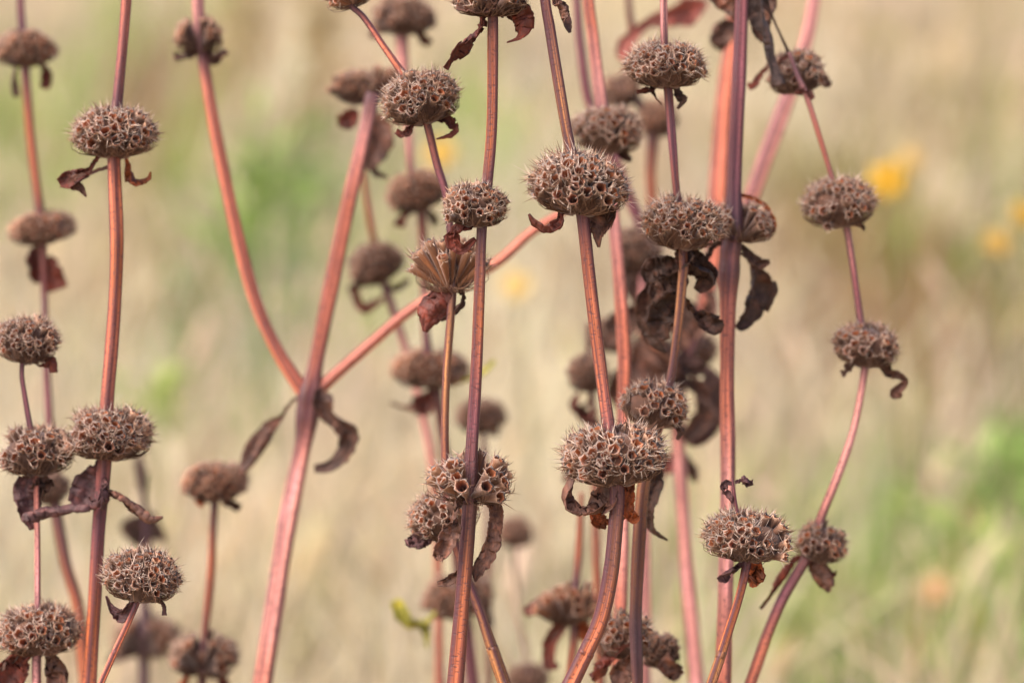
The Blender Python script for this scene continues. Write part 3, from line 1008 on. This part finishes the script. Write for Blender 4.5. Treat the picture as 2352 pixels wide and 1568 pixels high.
stalk("straight ridged red stalk just left of the middle, broken open husks low on it", -.002,
      [(1134, -200, 20), (1132, 0, 22), (1132, 80, 25), (1130, 280, 26), (1120, 410, 26), (1110, 475, 25), (1105, 560, 26), (1100, 700, 27), (1094, 850, 29), (1084, 1020, 30), (1080, 1100, 36), (1078, 1170, 38), (1066, 1330, 38), (1046, 1568, 40)],
      [(1128, -10, 180, 110, 'half', 1, dict(gap=.4, tilt=0)), (1092, 470, 154, 106, 'half', 1, dict(tilt=4)), (1080, 1098, 210, 130, 'open', 1, dict(gap=.16, tilt=3, label='broken seed head of open husks with the stem showing'))],
      [([(1104, 44, 14), (1106, 66, 26), (1078, 92, 42), (1050, 120, 34), (1034, 140, 14), (1022, 158, 12)], dict(colour='red', curl=1.5, twist=.5)),
       ([(1160, 8, 40), (1184, 22, 50), (1198, 50, 40), (1192, 84, 18), (1164, 98, 4)], dict(colour='red', curl=1.7, twist=.5, label='red crumpled leaf')), ([(1132, 12, 18), (1100, 20, 24), (1070, 20, 18), (1048, 18, 14)], dict(colour='brown', curl=2.5, d=-.006)),
       ([(1072, 520, 18), (1050, 530, 24), (1040, 552, 26), (1060, 572, 18), (1092, 548, 8)], dict(colour='red', curl=2, twist=.5)),
       ([(1050, 1158, 18), (1040, 1200, 24), (1030, 1240, 34), (1012, 1275, 30), (1008, 1288, 8)], dict(colour='brown', curl=2.2, twist=.6, d=-.006)),
       ([(1118, 1140, 24), (1140, 1170, 22), (1136, 1225, 26), (1122, 1270, 28), (1100, 1310, 22), (1092, 1335, 5)], dict(colour='brown', curl=1.7, twist=.6, d=.002)),
       ([(1060, 1310, 12), (1030, 1335, 18), (1005, 1342, 12)], dict(colour='dark', curl=2, d=.012))],
      tone=(UMBER, RUST, RUST, PURPLE, UMBER, RUST, PURPLE, RUST, UMBER, RUST, SALMON, RUST))

stalk("sharpest stalk at centre right, bowed at the bottom, with two large round seed heads", -.004,
      [(1225, -220, 24), (1252, 0, 26), (1262, 60, 28), (1278, 160, 28), (1300, 290, 28), (1318, 380, 28), (1330, 440, 28), (1340, 510, 30), (1352, 620, 32), (1366, 740, 32), (1384, 880, 33), (1398, 980, 33), (1410, 1060, 34), (1418, 1140, 36), (1412, 1230, 37), (1402, 1320, 38), (1380, 1420, 40), (1345, 1500, 42), (1312, 1568, 42)],
      [(1330, 424, 242, 158, 'full', 1, dict(tilt=5)), (1410, 1046, 238, 138, 'full', 1, dict(tilt=-3))],
      [([(1290, 488, 12), (1285, 515, 20), (1255, 530, 22), (1228, 515, 20), (1214, 492, 8)], dict(colour='red', curl=2.2, twist=.5)),
       ([(1388, 478, 34), (1384, 505, 38), (1376, 535, 28), (1376, 568, 5)], dict(colour='brown', curl=2.0, twist=.5)),
       ([(1402, 1120, 30), (1385, 1158, 44), (1350, 1176, 30), (1315, 1168, 30), (1298, 1142, 30), (1312, 1098, 24)], dict(colour='brown', curl=2.2, twist=.7)),
       ([(1446, 1105, 14), (1446, 1135, 18), (1440, 1170, 20), (1456, 1190, 24), (1465, 1182, 12)], dict(colour='orange', curl=2.6, twist=.4)), ([(1420, 1190, 20), (1395, 1198, 26), (1370, 1188, 22), (1364, 1176, 8)], dict(colour='orange', curl=2.6, d=.006)),
       ([(1276, 6, 16), (1292, 20, 34), (1298, 50, 26), (1308, 76, 8)], dict(colour='brown', curl=2.5))],
      tone=(UMBER, UMBER, TANS, UMBER, PURPLE, RUST, RUST, SALMON, PURPLE, UMBER, UMBER, RUST, RUST, RUST, TANS))

stalk("pink stalk behind the sharpest one with a single soft seed head near the top", .042,
      [(1335, -220, 24), (1352, 0, 26), (1362, 80, 27), (1376, 200, 28), (1392, 300, 26), (1402, 400, 26), (1410, 500, 30), (1424, 660, 32), (1434, 820, 33), (1432, 980, 34), (1432, 1130, 32), (1428, 1280, 34), (1424, 1420, 34), (1420, 1568, 36)],
      [(1393, 298, 164, 112, 'full', 1, dict(tilt=8))],
      [([(1425, 350, 14), (1440, 362, 16), (1448, 372, 6)], dict(colour='dark', curl=2))],
      tone=(SALMON, ROSE, ROSE, SALMON, ROSE, SALMON, SALMON))

stalk("blurred purple stalk with a brown head hidden behind the soft pale one", .085,
      [(1312, -200, 18), (1325, 0, 18), (1335, 120, 20), (1355, 240, 20), (1400, 330, 20), (1440, 440, 24), (1475, 540, 26), (1480, 700, 24), (1478, 860, 24), (1480, 1100, 24), (1482, 1568, 26)],
      [(1462, 572, 120, 112, 'full', 0), (1495, 815, 120, 100, 'half', 0)],
      [([(1440, 620, 18), (1470, 660, 40), (1490, 720, 40), (1520, 790, 26)], dict(colour='dark', curl=2.4)), ([(1480, 620, 20), (1510, 650, 50), (1530, 700, 50), (1510, 750, 20)], dict(colour='brown', curl=2.2)),
       ([(1480, 840, 20), (1452, 860, 44), (1430, 905, 50), (1450, 950, 20)], dict(colour='brown', curl=2.2)), ([(1482, 860, 20), (1520, 870, 54), (1540, 920, 50), (1530, 980, 20)], dict(colour='dark', curl=2.2)), ([(1478, 700, 18), (1445, 730, 40), (1420, 760, 44), (1400, 800, 16)], dict(colour='dark', curl=2.2)),
       ([(1480, 1060, 18), (1510, 1080, 34), (1500, 1130, 34)], dict(colour='dark', curl=2.2))], tone=(PURPLE, PURPLE, PURPLE, ROSE, ROSE, PURPLE))

stalk("dim brown stalk with two blurred heads behind the uppermost right centre head", .11,
      [(1432, -220, 14), (1444, 0, 16), (1450, 80, 16), (1440, 190, 18), (1470, 240, 20), (1498, 290, 26), (1494, 400, 24), (1498, 480, 24), (1500, 640, 24), (1490, 900, 24), (1478, 1200, 24), (1470, 1568, 26)],
      [(1428, 208, 92, 84, 'full', 0), (1512, 272, 90, 96, 'full', 0)],
      [([(1622, 6, 14), (1580, 24, 46), (1535, 40, 30), (1490, 52, 16), (1455, 82, 20), (1432, 112, 24), (1430, 140, 10)], dict(colour='rose', curl=1.8, twist=.4, d=-.03, label='faded pink curled leaf'))],
      tone=(UMBER, UMBER, RUST, RUST, PURPLE))

stalk("crooked thin stalk right of centre with three seed heads and blackened shreds under the second", .014,
      [(1520, -200, 12), (1524, 0, 16), (1526, 100, 16), (1530, 160, 18), (1536, 220, 20), (1544, 320, 20), (1552, 420, 16), (1562, 510, 18), (1570, 590, 20), (1566, 660, 20), (1556, 760, 20), (1542, 860, 20), (1524, 940, 22), (1494, 1030, 26), (1476, 1130, 28), (1466, 1270, 28), (1460, 1420, 26), (1464, 1568, 24)],
      [(1530, 150, 182, 112, 'full', 1, dict(tilt=0)), (1568, 514, 178, 120, 'full', 1, dict(tilt=6)), (1505, 930, 156, 116, 'small', 1, dict(tilt=10)), (1432, 1458, 130, 122, 'small', 1, dict(d=.022, tilt=0)), (1512, 1490, 100, 86, 'half', 0, dict(d=.05))],
      [([(1500, 203, 10), (1485, 206, 16), (1462, 210, 10)], dict(colour='red', curl=2)), ([(1495, 205, 8), (1505, 222, 6), (1520, 242, 3)], dict(colour='dark', curl=2)), ([(1552, 202, 8), (1560, 222, 16), (1572, 228, 14), (1556, 250, 6)], dict(colour='dark', curl=2.6)),
       ([(1588, 575, 18), (1606, 605, 34), (1624, 640, 36), (1600, 668, 18)], dict(colour='dark', curl=2, d=.012)), ([(1570, 640, 24), (1540, 655, 44), (1515, 670, 40), (1500, 690, 14)], dict(colour='dark', curl=2, d=.014)),
       ([(1530, 610, 16), (1500, 660, 34), (1484, 720, 36), (1500, 770, 30), (1530, 810, 14)], dict(colour='dark', curl=2.4, d=.03)), ([(1585, 705, 14), (1608, 730, 26), (1640, 745, 34), (1662, 740, 10)], dict(colour='dark', curl=2.2, d=.012)),
       ([(1575, 570, 20), (1582, 592, 30), (1570, 618, 18)], dict(colour='grey', curl=2.6)), ([(1560, 600, 16), (1530, 612, 34), (1498, 618, 36), (1490, 650, 14)], dict(colour='dark', curl=2, d=.01)),
       ([(1562, 680, 12), (1530, 700, 34), (1516, 740, 44), (1530, 780, 20)], dict(colour='dark', curl=2.2, d=.02)), ([(1572, 620, 14), (1596, 618, 30), (1630, 628, 34), (1640, 655, 14)], dict(colour='dark', curl=2.2, d=.008)), ([(1556, 585, 8), (1560, 612, 10), (1572, 638, 4)], dict(colour='brown', curl=2)),
       ([(1538, 968, 8), (1556, 975, 20), (1566, 990, 20), (1556, 1010, 6)], dict(colour='brown', curl=2)),
       ([(1512, 1090, 16), (1500, 1125, 24), (1490, 1170, 24), (1500, 1215, 16), (1534, 1240, 3)], dict(colour='dark', curl=2.6, d=.01, label='long dark rolled leaf')),
       ([(1400, 1510, 24), (1385, 1535, 46), (1360, 1560, 40)], dict(colour='red', curl=2, d=.02)), ([(1450, 1515, 20), (1430, 1545, 40), (1420, 1580, 20)], dict(colour='brown', curl=2, d=.015)), ([(1520, 1515, 30), (1545, 1535, 34), (1566, 1550, 16)], dict(colour='brown', curl=2, d=.04))],
      tone=(ROSE, RUST, PURPLE, RUST, TANS, UMBER, TANS, UMBER, UMBER, TANS))

stalk("tall thick purple and orange stalk right of centre with a black pouch shaped leaf", .026,
      [(1712, -220, 28), (1704, 0, 32), (1698, 160, 34), (1690, 330, 34), (1685, 470, 32), (1684, 530, 34), (1676, 590, 38), (1672, 700, 38), (1670, 900, 36), (1672, 1080, 36), (1668, 1300, 38), (1660, 1568, 42)],
      [(1702, 512, 158, 100, 'half', 1, dict(gap=.5, tilt=4))],
      [([(1700, 562, 10), (1716, 582, 14), (1742, 606, 26), (1768, 600, 8)], dict(colour='dark', curl=2.4)),
       ([(1722, 598, 14), (1738, 640, 48), (1734, 690, 60), (1706, 738, 30), (1690, 752, 8)], dict(colour='dark', curl=3.2, twist=.2, d=.01, label='black pouch shaped curled leaf')),
       ([(1666, 556, 10), (1640, 562, 10), (1622, 592, 12), (1606, 622, 10)], dict(colour='dark', curl=3)), ([(1752, 470, 8), (1765, 500, 20), (1775, 525, 22), (1758, 545, 10)], dict(colour='orange', curl=2.6))],
      tone=(PURPLE, PURPLE, PURPLE, SALMON, SALMON, ROSE, SALMON, SALMON), knots=[(1680, 570), (1674, 620)])

stalk("blurred salmon stalk behind the tall thick one, branching to the upper right edge", .088,
      [(1712, -150, 42), (1684, 80, 44), (1662, 260, 46), (1648, 470, 46), (1638, 600, 44), (1610, 730, 40), (1562, 860, 38), (1556, 960, 34), (1562, 1080, 32), (1580, 1330, 34), (1600, 1568, 36)],
      [(1600, 800, 96, 92, 'half', 0, dict(d=.02)), (1400, 770, 100, 84, 'half', 0, dict(d=.05))],
      [([(1570, 830, 16), (1612, 845, 42), (1634, 900, 56), (1622, 970, 54), (1585, 1020, 20)], dict(colour='brown', curl=2.2, twist=.4, d=-.01)), ([(1575, 850, 20), (1600, 858, 24), (1622, 836, 16)], dict(colour='dark', curl=2.4, d=-.015)),
       ([(1545, 850, 24), (1505, 870, 46), (1480, 830, 50), (1470, 790, 20)], dict(colour='brown', curl=2.4, d=-.02)), ([(1555, 870, 20), (1600, 900, 44), (1610, 950, 50), (1570, 1010, 24)], dict(colour='dark', curl=2.2, d=-.02)),
       ([(1548, 900, 20), (1590, 880, 60), (1626, 920, 70), (1610, 985, 60), (1575, 1015, 20)], dict(colour='brown', curl=3.0, d=-.01)), ([(1545, 830, 24), (1510, 800, 54), (1480, 760, 54), (1500, 720, 24)], dict(colour='brown', curl=2.6, d=-.02)),
       ([(1560, 860, 24), (1530, 840, 50), (1500, 860, 56), (1470, 900, 30)], dict(colour='brown', curl=2.2, d=-.015)), ([(1600, 760, 20), (1570, 720, 44), (1545, 700, 40), (1530, 670, 16)], dict(colour='dark', curl=2.4, d=-.03)),
       ([(1575, 800, 20), (1555, 760, 34), (1530, 740, 44), (1500, 760, 30)], dict(colour='brown', curl=2.2, d=-.03)), ([(1590, 780, 14), (1610, 740, 30), (1630, 700, 30), (1620, 660, 10)], dict(colour='brown', curl=2.6, d=-.03)), ([(1560, 1040, 16), (1590, 1080, 20), (1602, 1105, 14)], dict(colour='dark', curl=2.6, d=.03)), ([(1555, 1040, 24), (1530, 1070, 30), (1510, 1085, 14)], dict(colour='rose', curl=2, d=.02)),
       ([(1690, 50, 12), (1668, 70, 40), (1655, 100, 34), (1668, 112, 8)], dict(colour='dark', curl=1.5, d=-.04))],
      [dict(pts=[(1890, -150, 26), (1868, 10, 28), (1845, 120, 30), (1800, 250, 34), (1752, 380, 36), (1700, 520, 34), (1645, 640, 30)], tone=(ROSE, ROSE, ROSE, SALMON))],
      tone=(SALMON, SALMON, SALMON, ROSE, ROSE, ROSE, ROSE))

stalk("rightmost stalk zigzagging down through four seed heads to the bottom edge", .030,
      [(1812, 120, 8), (1832, 175, 12), (1852, 220, 14), (1884, 320, 14), (1910, 405, 14), (1930, 470, 17), (1945, 525, 18), (1962, 630, 17), (1977, 740, 18), (1990, 795, 18), (1984, 860, 19), (1962, 980, 20), (1925, 1090, 22), (1885, 1190, 22), (1872, 1250, 24), (1850, 1285, 24), (1800, 1370, 26), (1765, 1450, 27), (1724, 1568, 29)],
      [(1826, 166, 136, 104, 'half', 1, dict(tilt=-8, d=.012)), (1926, 466, 168, 114, 'full', 1, dict(tilt=-4)), (1990, 792, 152, 112, 'half', 1, dict(tilt=6)), (1886, 1246, 120, 96, 'small', 1, dict(tilt=10))],
      [([(1735, -30, 44), (1742, 30, 40), (1766, 90, 28), (1776, 140, 30), (1796, 195, 30)], dict(colour='grey', curl=3.2, twist=4, d=-.006, label='grey twisted dead leaf')), ([(1728, -40, 50), (1752, 10, 56), (1748, 60, 44), (1760, 95, 16)], dict(colour='dark', curl=2.4, twist=1.5, d=.01)), ([(1640, -30, 30), (1672, 0, 44), (1712, 20, 40), (1736, 40, 14)], dict(colour='brown', curl=2.0, d=.02)),
       ([(1750, 170, 10), (1735, 195, 16), (1722, 205, 20)], dict(colour='red', curl=2.4, d=.02)), ([(1838, 212, 16), (1852, 214, 18), (1868, 228, 10)], dict(colour='red', curl=2.4)), ([(1878, 178, 16), (1898, 188, 18), (1906, 200, 6)], dict(colour='brown', curl=2, d=.03)),
       ([(1960, 512, 14), (1980, 520, 16), (1984, 530, 5)], dict(colour='dark', curl=2)), ([(1960, 838, 14), (1945, 850, 18), (1938, 866, 8)], dict(colour='dark', curl=2.4)), ([(2026, 838, 10), (2046, 856, 18), (2072, 866, 12), (2078, 882, 12), (2058, 902, 24), (2072, 910, 8)], dict(colour='brown', curl=2.4)),
       ([(1840, 1280, 8), (1822, 1288, 20), (1802, 1318, 34), (1778, 1355, 16), (1748, 1398, 12)], dict(colour='red', curl=2.2)), ([(1862, 1285, 16), (1884, 1315, 36), (1898, 1345, 26), (1902, 1360, 6)], dict(colour='brown', curl=1.8)), ([(1896, 1318, 10), (1912, 1318, 10), (1922, 1310, 4)], dict(colour='red', curl=2))],
      tone=(ROSE, SALMON, ROSE, PURPLE, ROSE, ROSE, SALMON, PURPLE, SALMON, SALMON))

stalk("single sharp seed head with a withered sprig on top, lower right, on a leaning stem", .0,
      [(1712, 1200, 8), (1716, 1260, 18), (1714, 1300, 19), (1698, 1370, 18), (1676, 1440, 20), (1654, 1510, 22), (1634, 1568, 23)],
      [(1715, 1232, 196, 124, 'full', 1, dict(tilt=4))],
      [([(1704, 1288, 8), (1690, 1302, 26), (1668, 1318, 30), (1648, 1330, 10)], dict(colour='purple', curl=1.8)), ([(1724, 1292, 16), (1738, 1312, 30), (1734, 1330, 26), (1726, 1348, 6)], dict(colour='orange', curl=1.6, label='bright orange brown leaf')),
       ([(1684, 1112, 5), (1668, 1108, 8), (1662, 1125, 14), (1676, 1142, 16), (1682, 1155, 6)], dict(colour='purple', curl=2.6)), ([(1688, 1108, 5), (1704, 1104, 10), (1716, 1102, 18), (1722, 1116, 12)], dict(colour='purple', curl=3))],
      [dict(pts=[(1682, 1100, 4), (1686, 1125, 6), (1692, 1165, 7), (1706, 1215, 8)], tone=(PURPLE, PURPLE))],
      tone=(PURPLE, RUST, TANS, RUST))

stalk("blurred stalk of three heads seen between the forked stalk and the straight ridged one", .092,
      [(925, -20, 14), (922, 60, 26), (925, 130, 26), (936, 250, 18), (944, 390, 16), (962, 450, 18), (970, 520, 20), (975, 700, 16), (982, 800, 18), (1000, 880, 22), (1010, 960, 22), (1035, 1130, 22), (1052, 1300, 24), (1066, 1400, 26), (1085, 1568, 30)],
      [(925, 38, 152, 96, 'full', 0), (955, 440, 140, 106, 'full', 0), (988, 848, 178, 98, 'full', 0, dict(tilt=4)), (1052, 1368, 172, 108, 'half', 0)],
      [([(865, 70, 14), (858, 90, 18)], dict(colour='red', curl=2)), ([(965, 78, 14), (975, 95, 24), (985, 105, 18)], dict(colour='red', curl=2.6)), ([(925, 500, 14), (920, 522, 26)], dict(colour='red', curl=2)), ([(990, 495, 14), (1005, 512, 22)], dict(colour='dark', curl=2)),
       ([(985, 905, 20), (968, 930, 34), (940, 938, 20), (895, 925, 12)], dict(colour='red', curl=2.2)), ([(1035, 882, 14), (1075, 870, 18), (1115, 852, 22), (1138, 828, 8)], dict(colour='green', curl=1.6, label='yellow green leaf')),
       ([(905, 1378, 22), (918, 1402, 26), (940, 1424, 26), (975, 1428, 30), (1000, 1405, 14)], dict(colour='green', curl=2.2, label='yellow green curled leaf', d=-.03)), ([(972, 1425, 22), (978, 1450, 12), (982, 1490, 4)], dict(colour='green', curl=1.5, d=-.03)),
       ([(1110, 1400, 16), (1125, 1425, 14), (1122, 1440, 6)], dict(colour='brown', curl=2))],
      tone=(ROSE, ROSE, RUST, PURPLE, UMBER, UMBER, PURPLE, ROSE))

stalk("faint blurred stalk with one leaning head right of the forked stalk's middle", .105,
      [(828, 330, 10), (840, 440, 14), (858, 550, 16), (874, 620, 16), (895, 690, 18), (935, 810, 18), (965, 930, 17), (990, 1050, 18), (1004, 1200, 18), (1010, 1568, 20)],
      [(862, 606, 138, 104, 'full', 0, dict(tilt=-22))],
      [([(820, 660, 10), (818, 690, 18), (838, 715, 24), (870, 695, 14), (880, 680, 6)], dict(colour='red', curl=2.4)), ([(890, 665, 10), (915, 658, 14), (940, 642, 8)], dict(colour='dark', curl=2.4)), ([(812, 660, 10), (800, 668, 12)], dict(colour='dark', curl=2))],
      tone=(RUST, PURPLE, ROSE, SALMON, ROSE))

stalk("far blurred round head behind the straight ridged stalk, above its open husks", .125,
      [(1106, 920, 10), (1104, 960, 15), (1110, 1010, 15), (1116, 1120, 15), (1120, 1300, 16), (1125, 1568, 18)],
      [(1104, 956, 118, 88, 'full', 0)], [([(1135, 985, 12), (1145, 1000, 14)], dict(colour='dark', curl=2))], tone=(PURPLE, UMBER))

stalk("small far head on a thin grey stem below centre", .16,
      [(1183, 1190, 6), (1183, 1230, 9), (1182, 1290, 10), (1190, 1400, 11), (1208, 1500, 12), (1214, 1568, 12)],
      [(1183, 1222, 84, 76, 'full', 0)], [], tone=(lin(150, 126, 108), lin(150, 126, 108)))

stalk("blurred head just rising into the bottom edge left of the bowed stem", .12,
      [(1215, 1530, 8), (1215, 1568, 16), (1214, 1640, 18)], [(1214, 1556, 96, 72, 'full', 0)], [], tone=(UMBER, UMBER))

stalk("blurred tangle of open husks and reddish leaves left of the bowed stem's foot", .068,
      [(1336, 1130, 10), (1332, 1200, 16), (1326, 1310, 20), (1318, 1390, 22), (1318, 1470, 18), (1305, 1568, 18)],
      [(1302, 1382, 150, 110, 'open', 0, dict(gap=.3))],
      [([(1270, 1400, 20), (1240, 1395, 34), (1208, 1412, 20)], dict(colour='red', curl=2.4)), ([(1300, 1420, 16), (1280, 1440, 26), (1260, 1460, 14)], dict(colour='brown', curl=2)), ([(1300, 1430, 16), (1265, 1470, 26), (1262, 1520, 20), (1285, 1530, 8)], dict(colour='red', curl=2.4)),
       ([(1325, 1420, 14), (1345, 1440, 30), (1352, 1480, 16)], dict(colour='orange', curl=2))], tone=(RUST, UMBER, RUST, PURPLE))

stalk("blurred head with looping leaf left of the sharp stalk's middle", .083,
      [(1350, 740, 8), (1352, 850, 14), (1360, 930, 14), (1366, 1100, 16), (1372, 1300, 18), (1380, 1568, 20)],
      [(1352, 856, 102, 92, 'full', 0)],
      [([(1330, 900, 14), (1322, 935, 24), (1345, 962, 24), (1368, 940, 14)], dict(colour='red', curl=2.4)), ([(1335, 945, 20), (1362, 965, 24), (1385, 985, 10)], dict(colour='brown', curl=2.2)), ([(1310, 1090, 14), (1300, 1108, 20)], dict(colour='brown', curl=2.4))], tone=(UMBER, RUST, UMBER))


# ------------------------------------------------------------------ yellow flowers in the meadow
def flower(px, py, dist, size, colour, label, petals=13):
    c = at(px, py, dist)
    r = random.Random(int(px))
    root = bpy.data.objects.new("yellow_flower", None)
    root.empty_display_size = .02
    col.objects.link(root)
    root.location = (c[0] + .02, c[1] + .02, 0)
    tag(root, label, "flower", "yellow flowers in the meadow")
    base = np.array(root.location)
    P = catmull([c - base, (c - base) * .5 + np.array((.012, 0, .0)), np.array((0, 0, -.01))], 6)
    n = len(P)
    V, F, C = tubes(P[None], np.full((1, n), .0013), lin(140, 140, 80)[None])
    link("stem", quads_mesh("flower_stem", V, F, C, M_GRASS), root)
    tilt = Matrix.Rotation(math.radians(52), 4, 'X') @ Matrix.Rotation(r.uniform(-.3, .3), 4, 'Y')
    top = Matrix.Translation(Vector(c - base)) @ tilt
    s = size
    dv, df, dc = [], [], []
    for j, (rad, z) in enumerate(((.30, .0), (.28, .10), (.16, .17))):
        for i in range(10):
            a = 6.283 * i / 10
            dv.append((rad * s * math.cos(a), rad * s * math.sin(a), z * s)); dc.append(lin(205, 150, 30))
    for j in range(2):
        for i in range(10):
            k = (i + 1) % 10
            df.append((j * 10 + i, j * 10 + k, j * 10 + 10 + k, j * 10 + 10 + i))
    df.append(tuple(range(20, 30))); df.append(tuple(range(10))[::-1])
    link("flower_disc", make_mesh("flower_disc", dv, df, dc, mat=M_GRASS), root, top)
    pv = [(.2 * s, -.09 * s, 0), (.2 * s, .09 * s, 0), (.6 * s, -.17 * s, .05 * s), (.6 * s, .17 * s, .05 * s), (1.0 * s, -.10 * s, -.02 * s), (1.0 * s, .10 * s, -.02 * s),
          (.6 * s, 0, .02 * s), (.2 * s, 0, -.02 * s), (1.03 * s, 0, -.04 * s)]
    pf = [(0, 2, 6, 7), (7, 6, 3, 1), (2, 4, 8, 6), (6, 8, 5, 3)]
    pm = make_mesh("petal", pv, pf, [colour] * 9, mat=M_GRASS)
    for i in range(petals):
        o = link("petal", pm, root, top @ Matrix.Rotation(6.283 * i / petals + r.uniform(-.1, .1), 4, 'Z') @ Matrix.Rotation(r.uniform(-.15, .25), 4, 'Y'))
        sm = o.modifiers.new("thickness", 'SOLIDIFY'); sm.thickness = .0004


YEL, PALEY = lin(240, 188, 30), lin(232, 196, 96)
flower(2040, 412, 1.9, .0145, lin(218, 174, 50), "brightest yellow flower, blurred, beside the rightmost stalk's second head")
flower(2090, 366, 2.3, .011, lin(204, 172, 104), "faint tan yellow flower just above the brightest one at right")
flower(2356, 492, 1.95, .011, lin(206, 166, 70), "yellow flower cut off by the right edge")
flower(2292, 556, 2.1, .011, lin(194, 158, 82), "dull yellow flower near the right edge, lower than its neighbour")
flower(1185, 655, 2.2, .013, lin(222, 194, 124), "pale yellow flower left of the sharpest stalk's upper stem")
flower(1012, 352, 2.1, .013, lin(216, 180, 90), "yellow flower behind the tilted head near top centre")
flower(2150, 1352, 2.1, .014, lin(200, 164, 126), "peach coloured faded flower low in the green grass at lower right")

# ------------------------------------------------------------------ leafy plants in the meadow
weed(598, 470, 2.3, 190, 320, 80, .035, [lin(96, 140, 48), lin(120, 158, 66), lin(76, 118, 50)], "soft bright green weed between the far left branch and the thick forked stalk", seed=3)
weed(2300, 1060, 1.9, 200, 260, 40, .030, [lin(104, 150, 62), lin(128, 166, 80)], "blurred green weed at the right edge below the middle", seed=4)
weed(2180, 1290, 1.75, 380, 380, 70, .030, [lin(124, 158, 66), lin(150, 172, 84), lin(110, 146, 62)], "broad low green weed around the peach coloured flower", seed=5)
weed(2312, 620, 2.6, 140, 320, 50, .030, [lin(98, 86, 56), lin(112, 100, 62)], "dark brown clump standing in for shadow at the right edge beneath the yellow flowers", seed=6)  # shadowed clump, its shade put into dark brown leaf colours
weed(735, 60, 3.6, 80, 420, 90, .04, [lin(150, 116, 80), lin(164, 132, 94)], "tall brown dead weed far behind, left of the fork's upper end", seed=7)
weed(556, 40, 4.0, 80, 380, 80, .04, [lin(158, 134, 88), lin(150, 122, 84)], "tall olive brown weed far behind, right of the uppermost left branch head", seed=8)
weed(372, 935, 1.9, 90, 170, 36, .026, [lin(150, 172, 84), lin(166, 180, 100)], "small lime green weed left of the fork", seed=9)
weed(1830, 1420, 1.7, 160, 300, 50, .030, [lin(150, 168, 88), lin(166, 178, 104)], "lime green weed behind the bottom of the rightmost stalk", seed=10)
